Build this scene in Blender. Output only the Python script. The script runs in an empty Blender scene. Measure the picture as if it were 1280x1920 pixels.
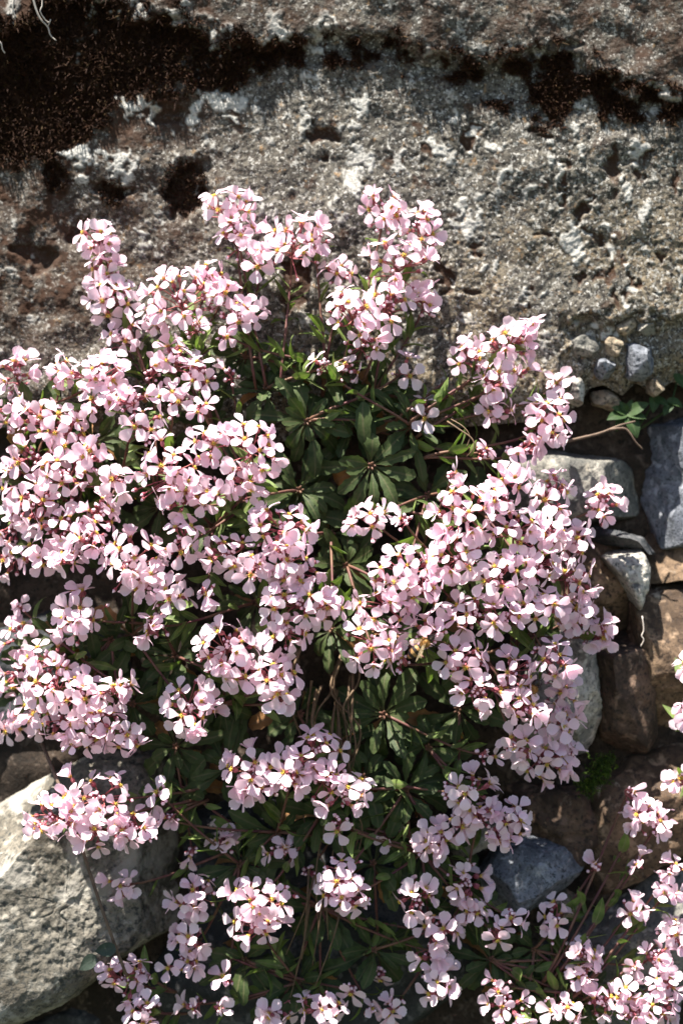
import bpy, math, random
import numpy as np
from mathutils import Vector, Matrix

# ------------------------------------------------------------------ camera, light
S = 0.00022          # metres per modelling unit
D = 3000.0           # camera distance from the wall face, in units
ZC = 0.95            # height of the picture centre above the ground
scn = bpy.context.scene
COL = scn.collection
random.seed(11)
RNG = np.random.default_rng(11)

cam_d = bpy.data.cameras.new('camera')
cam = bpy.data.objects.new('camera', cam_d); COL.objects.link(cam)
cam.location = (0, -D*S, ZC); cam.rotation_euler = (math.radians(90), 0, 0)
cam_d.sensor_fit = 'VERTICAL'; cam_d.sensor_height = 24.0; cam_d.sensor_width = 16.0
cam_d.lens = 24.0*D/1920.0
cam_d.clip_start = 0.02; cam_d.clip_end = 200
cam_d.dof.use_dof = True; cam_d.dof.focus_distance = (D-190)*S; cam_d.dof.aperture_fstop = 4.2
scn.camera = cam

SUN = Vector((-0.26, -0.235, 0.937)).normalized()
world = bpy.data.worlds.new('World'); scn.world = world; world.use_nodes = True
nt = world.node_tree; bg = nt.nodes['Background']
sky = nt.nodes.new('ShaderNodeTexSky'); sky.sky_type = 'NISHITA'; sky.sun_disc = False
sky.sun_elevation = math.asin(SUN.z); sky.sun_rotation = math.atan2(SUN.x, SUN.y)
nt.links.new(sky.outputs[0], bg.inputs[0]); bg.inputs[1].default_value = 0.05
sl = bpy.data.lights.new('sun', 'SUN'); sl.energy = 5.0; sl.angle = math.radians(0.53); sl.color = (1.0, 0.945, 0.85)
so = bpy.data.objects.new('sun', sl); COL.objects.link(so)
so.rotation_euler = SUN.to_track_quat('Z', 'Y').to_euler(); so.location = (-1, -1, 4)
vs = scn.view_settings
vs.view_transform = 'Standard'; vs.look = 'None'; vs.gamma = 1.0; vs.exposure = 1.98; vs.use_curve_mapping = False
scn.render.engine = 'CYCLES'
scn.cycles.use_denoising = True
scn.cycles.max_bounces = 8; scn.cycles.transmission_bounces = 6

# ------------------------------------------------------------------ helpers
def P(px, py, d=0.0):
    """a point d units in front of the wall face, in modelling units"""
    k = (D-d)/D
    return np.array([(px-640)*k, -d, (960-py)*k])
def tow(p):
    return Vector((p[0]*S, p[1]*S, p[2]*S+ZC))
def nrm(v):
    v = np.asarray(v, float); return v/(np.linalg.norm(v)+1e-9)

def _h(ix, iy, iz, seed):
    n = (ix.astype(np.int64)*374761393 + iy.astype(np.int64)*668265263 + iz.astype(np.int64)*2147483647 + seed*974634777) & 0xffffffff
    n = ((n ^ (n >> 13))*1274126177) & 0xffffffff
    n = ((n ^ (n >> 16))*2246822519) & 0xffffffff
    n = n ^ (n >> 15)
    return (n & 0xffffff)/float(0xffffff)
def vnoise(p, seed=0):
    f = np.floor(p); t = p-f; t = t*t*t*(t*(t*6-15)+10)
    x, y, z = f[:, 0], f[:, 1], f[:, 2]
    r = 0
    for a in (0, 1):
        wx = t[:, 0] if a else 1-t[:, 0]
        for b in (0, 1):
            wy = t[:, 1] if b else 1-t[:, 1]
            for c in (0, 1):
                wz = t[:, 2] if c else 1-t[:, 2]
                r = r + wx*wy*wz*_h(x+a, y+b, z+c, seed)
    return r*2-1
def fbm(p, o=4, seed=0, g=0.5):
    a, s, r = 1.0, 0.0, 0
    for i in range(o):
        r = r+a*vnoise(p*2.0**i+17.3*i, seed+i); s += a; a *= g
    return r/s
def worley(p, seed=0):
    f = np.floor(p); best = np.full(len(p), 9.0); idv = np.zeros(len(p))
    for a in (-1, 0, 1):
        for b in (-1, 0, 1):
            for c in (-1, 0, 1):
                q = f+np.array([a, b, c])
                o = np.stack([_h(q[:, 0], q[:, 1], q[:, 2], seed+k) for k in range(3)], 1)
                d = np.linalg.norm(q+o-p, axis=1)
                m = d < best
                best = np.where(m, d, best); idv = np.where(m, o[:, 0], idv)
    return best, idv
def sstep(a, b, x):
    t = np.clip((x-a)/(b-a), 0, 1); return t*t*(3-2*t)

def mesh_np(name, verts, faces, mats, mi=None, uv=None, attr=None, smooth=True, loc=None):
    """faces: list/array of tuples; verts in units relative to loc; one mesh datablock"""
    me = bpy.data.meshes.new(name)
    v = np.asarray(verts, float)*S
    if isinstance(faces, np.ndarray) and faces.ndim == 2:
        n, k = faces.shape
        me.vertices.add(len(v)); me.vertices.foreach_set('co', v.astype(np.float32).ravel())
        me.loops.add(n*k); me.loops.foreach_set('vertex_index', faces.astype(np.int32).ravel())
        me.polygons.add(n); me.polygons.foreach_set('loop_start', np.arange(0, n*k, k, dtype=np.int32))
        me.polygons.foreach_set('loop_total', np.full(n, k, np.int32))
        me.update(calc_edges=True)
    else:
        me.from_pydata([tuple(x) for x in v], [], [tuple(int(i) for i in f) for f in faces])
    for m in mats: me.materials.append(m)
    if mi is not None: me.polygons.foreach_set('material_index', np.asarray(mi, np.int32))
    me.polygons.foreach_set('use_smooth', np.full(len(me.polygons), smooth))
    if uv is not None:
        l = me.uv_layers.new(name='UVMap')
        vi = np.zeros(len(me.loops), np.int32); me.loops.foreach_get('vertex_index', vi)
        l.data.foreach_set('uv', np.asarray(uv, np.float32)[vi].ravel())
    if attr is not None:
        a = me.attributes.new('mask', 'FLOAT_COLOR', 'POINT')
        a.data.foreach_set('color', np.asarray(attr, np.float32).ravel())
    me.validate(); me.update()
    return me
def link(name, me, parent=None, loc=(0, 0, 0), rot=None, scale=None):
    """loc: world location as Vector; parents are never rotated"""
    o = bpy.data.objects.new(name, me); COL.objects.link(o)
    l = Vector(loc)
    if parent is not None:
        o.parent = parent; l = l-WL[parent.name]
    o.location = l
    if rot is not None: o.rotation_mode = 'QUATERNION'; o.rotation_quaternion = rot
    if scale is not None: o.scale = (scale, scale, scale) if np.isscalar(scale) else scale
    WL[o.name] = Vector(loc)
    return o
WL = {}
def tag(o, label, cat=None, group=None, kind=None):
    if label: o['label'] = label
    if cat: o['category'] = cat
    if group: o['group'] = group
    if kind: o['kind'] = kind
    return o

class MB:
    """collects shapes in units for one mesh"""
    def __init__(s): s.v = []; s.f = []; s.mi = []; s.uv = []
    def add(s, v, f, mi=0, uv=None):
        o = len(s.v); s.v.extend([tuple(x) for x in v])
        for q in f: s.f.append(tuple(i+o for i in q)); s.mi.append(mi)
        s.uv.extend([tuple(x) for x in uv] if uv is not None else [(0.5, 0.5)]*len(v))
    def tube(s, pts, rad, k=6, mi=0, cap=True):
        pts = [np.asarray(p, float) for p in pts]; n = len(pts)
        rad = [rad]*n if np.isscalar(rad) else rad
        V = []; UV = []; ref = np.array([0.31, 0.87, 0.37])
        for i in range(n):
            t = nrm(pts[min(i+1, n-1)]-pts[max(i-1, 0)])
            a = nrm(np.cross(t, ref)); b = np.cross(t, a)
            for j in range(k):
                an = 2*math.pi*j/k
                V.append(pts[i]+rad[i]*(math.cos(an)*a+math.sin(an)*b)); UV.append((j/k, i/(n-1)))
        F = [(i*k+j, i*k+(j+1) % k, (i+1)*k+(j+1) % k, (i+1)*k+j) for i in range(n-1) for j in range(k)]
        if cap: F.append(tuple(range(k))[::-1]); F.append(tuple((n-1)*k+j for j in range(k)))
        s.add(V, F, mi, UV)
    def blob(s, c, ax, L, r, k=6, rings=4, mi=0, mi_tip=None, tip_from=0.6):
        c = np.asarray(c, float); ax = nrm(ax); ref = np.array([0.3, 0.8, 0.5])
        a = nrm(np.cross(ax, ref)); b = np.cross(ax, a); o = len(s.v)
        V = [c]
        for i in range(1, rings):
            t = i/rings; rr = r*math.sin(math.pi*t**0.85)
            for j in range(k):
                an = 2*math.pi*j/k; V.append(c+ax*L*t+rr*(a*math.cos(an)+b*math.sin(an)))
        V.append(c+ax*L); s.v.extend([tuple(x) for x in V]); s.uv.extend([(0.5, 0.5)]*len(V))
        def fa(q, t): s.f.append(tuple(i+o for i in q)); s.mi.append(mi_tip if (mi_tip is not None and t >= tip_from) else mi)
        for j in range(k): fa((0, 1+(j+1) % k, 1+j), 0)
        for i in range(rings-2):
            for j in range(k): fa((1+i*k+j, 1+i*k+(j+1) % k, 1+(i+1)*k+(j+1) % k, 1+(i+1)*k+j), (i+1.5)/rings)
        e = 1+(rings-1)*k
        for j in range(k): fa((e-k+j, e-k+(j+1) % k, e), 1)
    def mesh(s, name, mats): return mesh_np(name, s.v, s.f, mats, s.mi, s.uv)

# ------------------------------------------------------------------ materials
def new_mat(name):
    m = bpy.data.materials.new(name); m.use_nodes = True
    n = m.node_tree; b = n.nodes['Principled BSDF']
    return m, n, b
def N(n, t, **kw):
    x = n.nodes.new(t)
    for k, v in kw.items(): setattr(x, k, v)
    return x
def noise(n, scale, detail=4, rough=0.55, vec=None, dist=0.0):
    x = N(n, 'ShaderNodeTexNoise'); x.inputs['Scale'].default_value = scale; x.inputs['Detail'].default_value = detail
    x.inputs['Roughness'].default_value = rough; x.inputs['Distortion'].default_value = dist
    if vec is not None: n.links.new(vec, x.inputs['Vector'])
    return x.outputs['Fac']
def ramp(n, fac, stops, interp='LINEAR'):
    r = N(n, 'ShaderNodeValToRGB'); r.color_ramp.interpolation = interp
    e = r.color_ramp.elements
    while len(e) < len(stops): e.new(0.5)
    for i, (p, c) in enumerate(stops):
        e[i].position = p; e[i].color = (c, c, c, 1) if np.isscalar(c) else (*c, 1)
    n.links.new(fac, r.inputs[0]); return r.outputs[0]
def mix(n, fac, a, b, mode='MIX'):
    x = N(n, 'ShaderNodeMix', data_type='RGBA', blend_type=mode)
    for s, v in ((x.inputs[0], fac), (x.inputs[6], a), (x.inputs[7], b)):
        if isinstance(v, bpy.types.NodeSocket): n.links.new(v, s)
        elif np.isscalar(v): s.default_value = v
        else: s.default_value = (*v, 1)
    return x.outputs[2]
def math_(n, op, a, b=0.0):
    x = N(n, 'ShaderNodeMath', operation=op)
    for s, v in ((x.inputs[0], a), (x.inputs[1], b)):
        if isinstance(v, bpy.types.NodeSocket): n.links.new(v, s)
        else: s.default_value = v
    return x.outputs[0]
def bump(n, b, h, strength, dist):
    x = N(n, 'ShaderNodeBump'); x.inputs['Strength'].default_value = strength; x.inputs['Distance'].default_value = dist
    n.links.new(h, x.inputs['Height']); n.links.new(x.outputs[0], b.inputs['Normal'])

def rock_mat(name, dark, light, speck=(0.06, 0.055, 0.05), grain=620.0, patch=38.0, lich=None, lich_amt=0.62, speck_amt=0.4, bstr=0.6):
    m, n, b = new_mat(name)
    co = N(n, 'ShaderNodeTexCoord').outputs['Object']
    base = mix(n, ramp(n, noise(n, patch, 5, 0.6, co), [(0.36, 0.0), (0.64, 1.0)]), dark, light)
    g = noise(n, grain, 3, 0.65, co)
    base = mix(n, ramp(n, g, [(speck_amt-0.05, 1.0), (speck_amt+0.05, 0.0)]), base, speck)
    base = mix(n, ramp(n, noise(n, patch*0.7, 6, 0.7, co, 0.5), [(0.42, 0.75), (0.56, 0.0)]), base, tuple(c*0.45 for c in dark))
    gs = noise(n, grain*1.9, 2, 0.7, co)
    base = mix(n, ramp(n, gs, [(0.38, 0.6), (0.47, 0.0)]), base, speck)
    g2 = noise(n, grain*0.55, 3, 0.6, co, 0.4)
    base = mix(n, ramp(n, g2, [(0.56, 0.0), (0.68, 0.55)]), base, tuple(min(1, c*1.7+0.03) for c in light))
    if lich is not None:
        l = noise(n, patch*1.7, 6, 0.68, co, 0.6)
        base = mix(n, ramp(n, l, [(lich_amt-0.03, 0.0), (lich_amt+0.03, 0.9)]), base, lich)
    n.links.new(base, b.inputs['Base Color']); b.inputs['Roughness'].default_value = 0.88
    b.inputs['Specular IOR Level'].default_value = 0.25
    bump(n, b, math_(n, 'ADD', g, math_(n, 'MULTIPLY', noise(n, grain*2.2, 2, 0.6, co), 0.5)), bstr, 0.0009)
    return m

def boulder_mat():
    m, n, b = new_mat('conglomerate_rock')
    co = N(n, 'ShaderNodeTexCoord').outputs['Object']
    at = N(n, 'ShaderNodeAttribute', attribute_name='mask').outputs['Color']
    sp = N(n, 'ShaderNodeSeparateColor'); n.links.new(at, sp.inputs[0])
    moss, lich, tan = sp.outputs[0], sp.outputs[1], sp.outputs[2]
    base = mix(n, ramp(n, noise(n, 60, 6, 0.62, co), [(0.34, 0.0), (0.66, 1.0)]), (0.056, 0.050, 0.042), (0.132, 0.119, 0.098))
    base = mix(n, math_(n, 'MULTIPLY', tan, 0.75), base, mix(n, noise(n, 150, 4, 0.6, co), (0.14, 0.105, 0.065), (0.26, 0.21, 0.14)))
    g = noise(n, 430, 3, 0.7, co)
    base = mix(n, ramp(n, g, [(0.41, 0.9), (0.50, 0.0)]), base, (0.024, 0.021, 0.019))
    g2 = noise(n, 300, 4, 0.7, co, 0.5)
    base = mix(n, ramp(n, g2, [(0.56, 0.0), (0.66, 0.6)]), base, (0.30, 0.285, 0.26))
    g5 = noise(n, 760, 2, 0.75, co, 0.3)
    base = mix(n, ramp(n, g5, [(0.40, 0.85), (0.47, 0.0)]), base, (0.022, 0.019, 0.017))
    g6 = noise(n, 620, 2, 0.75, co, 0.3)
    base = mix(n, ramp(n, g6, [(0.57, 0.0), (0.64, 0.8)]), base, (0.40, 0.385, 0.355))
    g4 = noise(n, 260, 3, 0.7, co, 0.2)
    base = mix(n, ramp(n, g4, [(0.6, 0.0), (0.7, 0.6)]), base, (0.25, 0.15, 0.07))
    g3 = noise(n, 900, 2, 0.6, co)
    lf = math_(n, 'MULTIPLY', lich, ramp(n, g3, [(0.36, 0.35), (0.5, 1.0)]))
    base = mix(n, lf, base, mix(n, noise(n, 200, 3, 0.6, co), (0.285, 0.275, 0.255), (0.47, 0.455, 0.42)))
    base = mix(n, moss, base, mix(n, noise(n, 180, 4, 0.6, co), (0.018, 0.0085, 0.0045), (0.052, 0.022, 0.010)))  # this tint also carries painted pit shadows and vignetting
    n.links.new(base, b.inputs['Base Color']); b.inputs['Roughness'].default_value = 0.9
    b.inputs['Specular IOR Level'].default_value = 0.25
    bump(n, b, math_(n, 'ADD', g, math_(n, 'MULTIPLY', g3, 0.6)), 0.55, 0.0008)
    return m

def petal_mat():
    m, n, b = new_mat('petal')
    uv = N(n, 'ShaderNodeUVMap').outputs[0]
    sx = N(n, 'ShaderNodeSeparateXYZ'); n.links.new(uv, sx.inputs[0])
    rnd = N(n, 'ShaderNodeObjectInfo').outputs['Random']
    body = mix(n, rnd, (0.87, 0.64, 0.74), (0.92, 0.80, 0.84))
    body = mix(n, ramp(n, sx.outputs[1], [(0.35, 0.0), (1.0, 0.45)]), body, (0.93, 0.84, 0.87))
    wv = N(n, 'ShaderNodeTexWave'); wv.inputs['Scale'].default_value = 3.2; wv.inputs['Distortion'].default_value = 1.2
    n.links.new(uv, wv.inputs['Vector'])
    body = mix(n, ramp(n, wv.outputs['Fac'], [(0.0, 0.16), (0.35, 0.0)]), body, (0.66, 0.38, 0.58))
    col = mix(n, ramp(n, sx.outputs[1], [(0.10, 1.0), (0.34, 0.0)]), body, (0.44, 0.23, 0.06))
    n.links.new(col, b.inputs['Base Color']); b.inputs['Roughness'].default_value = 0.5
    b.inputs['Specular IOR Level'].default_value = 0.3
    tr = N(n, 'ShaderNodeBsdfTranslucent')
    n.links.new(mix(n, 1.0, col, (1.0, 0.86, 0.95), 'MULTIPLY'), tr.inputs[0])
    ms = N(n, 'ShaderNodeMixShader'); ms.inputs[0].default_value = 0.48
    n.links.new(b.outputs[0], ms.inputs[1]); n.links.new(tr.outputs[0], ms.inputs[2])
    n.links.new(ms.outputs[0], n.nodes['Material Output'].inputs[0])
    return m
def leaf_mat(name, c1, c2, rib, trans=0.2):
    m, n, b = new_mat(name)
    uv = N(n, 'ShaderNodeUVMap').outputs[0]
    co = N(n, 'ShaderNodeTexCoord').outputs['Object']
    sx = N(n, 'ShaderNodeSeparateXYZ'); n.links.new(uv, sx.inputs[0])
    rnd = N(n, 'ShaderNodeObjectInfo').outputs['Random']
    col = mix(n, rnd, c1, c2)
    col = mix(n, ramp(n, noise(n, 260, 4, 0.6, co), [(0.4, 0.0), (0.7, 0.5)]), col, tuple(x*1.6 for x in c2))
    rb = ramp(n, math_(n, 'ABSOLUTE', math_(n, 'SUBTRACT', sx.outputs[0], 0.5)), [(0.03, 1.0), (0.09, 0.0)])
    col = mix(n, math_(n, 'MULTIPLY', rb, 0.7), col, rib)
    col = mix(n, ramp(n, sx.outputs[1], [(0.02, 0.8), (0.3, 0.0)]), col, rib)
    n.links.new(col, b.inputs['Base Color']); b.inputs['Roughness'].default_value = 0.62
    b.inputs['Specular IOR Level'].default_value = 0.22
    bump(n, b, noise(n, 900, 2, 0.6, co), 0.3, 0.0004)
    tr = N(n, 'ShaderNodeBsdfTranslucent')
    n.links.new(mix(n, 1.0, col, (1.0, 1.25, 0.5), 'MULTIPLY'), tr.inputs[0])
    ms = N(n, 'ShaderNodeMixShader'); ms.inputs[0].default_value = trans
    n.links.new(b.outputs[0], ms.inputs[1]); n.links.new(tr.outputs[0], ms.inputs[2])
    n.links.new(ms.outputs[0], n.nodes['Material Output'].inputs[0])
    return m
def plain(name, c1, c2, scale=300, rough=0.6, vary=True):
    m, n, b = new_mat(name)
    co = N(n, 'ShaderNodeTexCoord').outputs['Object']
    col = mix(n, ramp(n, noise(n, scale, 4, 0.6, co), [(0.35, 0.0), (0.65, 1.0)]), c1, c2)
    n.links.new(col, b.inputs['Base Color']); b.inputs['Roughness'].default_value = rough
    b.inputs['Specular IOR Level'].default_value = 0.3
    return m
def strand_mat(name, c1, c2, c3):
    m, n, b = new_mat(name)
    uv = N(n, 'ShaderNodeUVMap').outputs[0]
    sx = N(n, 'ShaderNodeSeparateXYZ'); n.links.new(uv, sx.inputs[0])
    col = ramp(n, sx.outputs[0], [(0.0, c1), (0.72, c2), (1.0, c3)])
    n.links.new(col, b.inputs['Base Color']); b.inputs['Roughness'].default_value = 0.8
    b.inputs['Specular IOR Level'].default_value = 0.15
    return m

M = {}
M['boulder'] = boulder_mat()
M['petal'] = petal_mat()
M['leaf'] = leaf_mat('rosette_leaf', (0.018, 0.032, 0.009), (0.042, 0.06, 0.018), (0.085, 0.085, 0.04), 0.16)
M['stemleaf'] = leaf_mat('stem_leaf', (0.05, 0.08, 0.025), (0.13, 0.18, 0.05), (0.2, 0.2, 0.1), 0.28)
M['weed'] = leaf_mat('weed_leaf', (0.016, 0.036, 0.011), (0.03, 0.056, 0.016), (0.05, 0.075, 0.03), 0.15)
M['darkleaf'] = leaf_mat('dark_leaf', (0.02, 0.03, 0.022), (0.028, 0.04, 0.03), (0.04, 0.05, 0.04), 0.08)
M['dead'] = leaf_mat('withered_leaf', (0.16, 0.075, 0.03), (0.28, 0.15, 0.06), (0.2, 0.12, 0.07), 0.2)
M['stem'] = plain('stem', (0.085, 0.025, 0.03), (0.14, 0.075, 0.045), 160)
M['pedicel'] = plain('pedicel', (0.24, 0.05, 0.07), (0.30, 0.12, 0.09), 300)
M['sepal'] = plain('sepal', (0.20, 0.03, 0.055), (0.36, 0.12, 0.13), 420)
M['budtip'] = plain('bud_tip', (0.72, 0.48, 0.58), (0.84, 0.66, 0.7), 420)
M['anther'] = plain('anther', (0.62, 0.40, 0.04), (0.70, 0.52, 0.10), 600)
M['pistil'] = plain('pistil', (0.32, 0.36, 0.06), (0.42, 0.40, 0.10), 600)
M['straw'] = plain('dry_straw', (0.07, 0.042, 0.024), (0.15, 0.10, 0.058), 220, 0.7)
M['fibre'] = plain('root_fibre', (0.34, 0.29, 0.25), (0.55, 0.50, 0.45), 220, 0.7)
M['twig'] = plain('twig', (0.07, 0.045, 0.032), (0.13, 0.09, 0.065), 220, 0.8)
M['moss'] = strand_mat('dry_moss', (0.018, 0.0065, 0.003), (0.034, 0.0135, 0.005), (0.040, 0.024, 0.007))
M['gmoss'] = strand_mat('green_moss', (0.02, 0.035, 0.006), (0.06, 0.10, 0.012), (0.12, 0.17, 0.02))
M['soil'] = rock_mat('earth', (0.026, 0.018, 0.013), (0.06, 0.042, 0.03), (0.012, 0.01, 0.008), 420, 45)
M['ground'] = rock_mat('bounce_turf', (0.035, 0.042, 0.022), (0.07, 0.075, 0.04), (0.03, 0.055, 0.05), 60, 3)
M['white_rock'] = rock_mat('pale_limestone', (0.115, 0.10, 0.078), (0.222, 0.202, 0.168), (0.04, 0.042, 0.04), 300, 20, (0.27, 0.252, 0.22), 0.55, 0.42)
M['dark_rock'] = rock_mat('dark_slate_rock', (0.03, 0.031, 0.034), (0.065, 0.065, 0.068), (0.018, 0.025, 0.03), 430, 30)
M['blue_rock'] = rock_mat('blue_grey_rock', (0.095, 0.105, 0.13), (0.20, 0.21, 0.235), (0.035, 0.04, 0.045), 430, 34, (0.30, 0.30, 0.29), 0.63)
M['grey_rock'] = rock_mat('grey_rock', (0.12, 0.12, 0.112), (0.23, 0.215, 0.185), (0.05, 0.05, 0.05), 430, 34, (0.3, 0.26, 0.2), 0.64)
M['brown_rock'] = rock_mat('brown_rock', (0.085, 0.055, 0.036), (0.20, 0.135, 0.085), (0.035, 0.025, 0.02), 330, 34, (0.32, 0.27, 0.21), 0.62)
M['rust_rock'] = rock_mat('rusty_rock', (0.05, 0.034, 0.026), (0.12, 0.075, 0.05), (0.025, 0.02, 0.016), 330, 40, (0.22, 0.17, 0.13), 0.66)
M['pale_rock'] = rock_mat('pale_grey_rock', (0.24, 0.23, 0.21), (0.44, 0.41, 0.36), (0.07, 0.07, 0.075), 330, 44, (0.52, 0.5, 0.45), 0.6)
M['tan_rock'] = rock_mat('tan_rock', (0.17, 0.13, 0.09), (0.32, 0.26, 0.185), (0.07, 0.06, 0.045), 330, 44)

# ------------------------------------------------------------------ setting
def sheet(name, mat, x0, x1, z0, z1, y, nx, nz, amp, sc, seed):
    xs = np.linspace(x0, x1, nx); zs = np.linspace(z0, z1, nz)
    X, Z = np.meshgrid(xs, zs); p = np.stack([X.ravel(), np.zeros(X.size), Z.ravel()], 1)
    yy = y+amp*fbm(p/sc, 5, seed)
    v = np.stack([X.ravel(), yy, Z.ravel()], 1)
    i = np.arange(nx*nz).reshape(nz, nx)
    f = np.stack([i[:-1, :-1].ravel(), i[:-1, 1:].ravel(), i[1:, 1:].ravel(), i[1:, :-1].ravel()], 1)
    return link(name, mesh_np(name, v, f, [mat]), loc=(0, 0, ZC))
g = MB(); g.add([(-60000, -60000, 0), (60000, -60000, 0), (60000, 1500, 0), (-60000, 1500, 0)], [(0, 1, 2, 3)])  # ground out of view, added to bounce light up from below
tag(link('ground', g.mesh('ground', [M['ground']])), 'unseen turf in front of the wall, added to bounce light', kind='structure')
tag(sheet('earth_bank', M['soil'], -4500, 4500, -4300, 1400, 105, 420, 320, 45, 120, 5), 'dark earth behind the stones of the wall', kind='structure')

# the large conglomerate boulder --------------------------------------------------
def poly(x, pts):
    a = np.array(pts, float); return np.interp(x, a[:, 0], a[:, 1])
GU = [(-200, 5), (0, 70), (50, 60), (110, 5), (230, 30), (330, 45), (420, 90), (520, 80), (620, 70), (750, 82), (860, 120), (930, 132), (1060, 100), (1120, 130), (1190, 175), (1280, 185), (1450, 190)]
GL = [(-200, 320), (0, 310), (120, 290), (225, 175), (300, 150), (420, 160), (480, 130), (620, 125), (760, 120), (860, 155), (940, 205), (1060, 235), (1110, 265), (1190, 255), (1270, 225), (1450, 230)]
PITS_SHADOWS = [(1145, 325, 17, 42), (1220, 300, 12, 26), (1267, 357, 11, 24), (1095, 362, 9, 15), (1045, 320, 10, 10), (1046, 352, 11, 18), (1041, 382, 9, 12),  # long streaks here include shadows of bumps, carved and darkened as hollows
        (1085, 395, 18, 22), (1105, 425, 14, 22), (1030, 440, 10, 22), (1010, 447, 12, 8), (1200, 335, 12, 22), (1120, 447, 12, 14), (1090, 522, 15, 14),
        (1118, 507, 8, 18), (1140, 510, 14, 32), (1182, 535, 11, 24), (1230, 492, 11, 18), (1172, 492, 5, 12), (1147, 565, 12, 14), (890, 545, 15, 18),
        (832, 525, 20, 40), (885, 462, 18, 12), (105, 332, 27, 32), (212, 362, 28, 28), (345, 350, 46, 55), (887, 252, 16, 42), (790, 295, 7, 20),  # the first is a flower cluster's cast shadow plus moss
        (605, 255, 34, 26), (1020, 265, 14, 10), (60, 480, 34, 46), (150, 440, 30, 30), (545, 540, 30, 40), (1000, 240, 20, 16), (320, 205, 22, 20), (990, 560, 10, 8)]
LICH = [(675, 297, 19, 19), (410, 185, 40, 26), (365, 215, 17, 27), (265, 180, 32, 14), (300, 205, 12, 24), (262, 428, 15, 11), (812, 280, 18, 26), (747, 315, 18, 20),
        (662, 345, 22, 30), (856, 388, 12, 15), (1065, 455, 18, 36), (982, 345, 11, 13), (1195, 285, 15, 20), (927, 270, 9, 15), (1247, 180, 26, 16), (1007, 115, 15, 10),
        (940, 340, 9, 15), (880, 425, 21, 20), (932, 495, 16, 13), (185, 20, 30, 15), (270, 12, 26, 15), (350, 35, 34, 26), (410, 70, 20, 16), (525, 48, 15, 26),
        (600, 75, 20, 26), (612, 40, 10, 10), (150, 290, 34, 22), (192, 280, 11, 12), (225, 310, 18, 26), (165, 345, 16, 20), (1210, 400, 9, 14), (1140, 470, 10, 14), (690, 200, 26, 14), (30, 15, 14, 20), (820, 90, 18, 8)]
def upper_boulder():
    nx, ny = 640, 400
    xs = np.linspace(-190, 1470, nx); t = np.linspace(0, 1, ny)
    YB = poly(xs, [(-190, 790), (0, 800), (500, 830), (1000, 790), (1060, 775), (1085, 758), (1105, 728), (1130, 722), (1165, 742), (1190, 718), (1225, 736), (1260, 716), (1300, 735), (1470, 740)])
    X = np.tile(xs, (ny, 1)); Y = -170+(YB[None, :]+170)*t[:, None]
    x, y = X.ravel(), Y.ravel(); yb = np.tile(YB, (ny, 1)).ravel()
    p = np.stack([x, y, np.zeros_like(x)], 1)
    wx = x+18*vnoise(p/38, 3)+9*vnoise(p/12, 4); wy = y+20*vnoise(p/38, 5)+11*vnoise(p/12, 6)
    gu, gl = poly(wx, GU), poly(wx, GL)
    d = 16*fbm(p/230, 3, 7)+9*fbm(p/80, 3, 8)
    above = sstep(25, -25, wy-gu)
    d += above*(15+(gu-y)*0.05)
    band = sstep(-15, 18, wy-gu)*sstep(14, -22, wy-gl)
    d -= band*9
    d -= 34*sstep(yb-90, yb, y)**2
    f1, idv = worley(p/52, 21); d += 7*(0.5-f1)*sstep(0.25, 0.7, vnoise(p/120, 31)+0.4)
    f2, id2 = worley(p/17, 22)
    calm = 1-0.45*above
    d += calm*(0.5*(0.45-f2)+1.3*fbm(p/26, 3, 9)+0.7*vnoise(p/8.5, 12)+1.0*vnoise(p/4.6, 13))
    pit = np.zeros_like(x)
    for (a, b, ra, rb) in PITS_SHADOWS:
        q = np.sqrt(((wx-a)/ra)**2+((wy-b)/rb)**2); w = sstep(1.15, 0.55, q)
        pit = np.maximum(pit, w); d -= w*min(ra, rb)*0.45
    lich = np.zeros_like(x); rr_ = random.Random(77)
    spots = [(rr_.uniform(420, 1290), rr_.uniform(190, 640), rr_.uniform(4, 10), rr_.uniform(4, 12)) for _ in range(70)]
    er = sstep(1040, 1085, wx)*sstep(575, 615, wy); d -= 24*er
    for (a, b, ra, rb) in LICH+spots:
        q = np.sqrt(((wx-a)/ra)**2+((wy-b)/rb)**2)+0.35*vnoise(p/7, 41); lich = np.maximum(lich, sstep(1.1, 0.75, q))
    ln = fbm(p/30, 4, 51, 0.65); lich = np.maximum(lich, 0.7*sstep(0.40, 0.52, ln+0.12*vnoise(p/6, 52)))
    d += lich*2.2
    mossn = fbm(p/42, 4, 61, 0.6)
    fz = sstep(-40, 12, wy-gu+16*mossn)*sstep(34, -26, wy-gl+26*mossn)
    moss = np.maximum(np.clip(fz*1.5*sstep(-0.42, -0.1, mossn+0.5*sstep(640, 430, x)-0.30), 0, 1), sstep(0.25, 0.8, pit)*0.9)  # pits take the dark moss tint, which paints in streak shadows too
    moss = np.maximum(moss, 0.8*sstep(0.36-0.34*sstep(330, 120, x)*sstep(360, 260, y), 0.55-0.3*sstep(330, 120, x)*sstep(360, 260, y), fbm(p/34, 4, 71, 0.6))*sstep(700, 500, y))
    lich = lich*(1-0.9*sstep(0.3, 0.6, band*sstep(-0.25, 0, mossn)))
    stain_vignette = sstep(560, 150, x+0.5*(y-330)+90*fbm(p/110, 4, 101))*sstep(760, 560, y)
    moss = np.maximum(moss, stain_vignette*(0.38+0.6*sstep(-0.2, 0.2, fbm(p/24, 4, 103, 0.65))))  # upper-left darkening: staining plus vignetting put into the colour
    moss = moss*(1-lich)
    # grey weathered top is darker stone, tan where the surface is fresh towards the lower right
    tan = sstep(350, 720, y+0.35*(x-800))*sstep(-0.3, 0.3, fbm(p/90, 3, 81)+0.25)
    top = above*0.8
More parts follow.
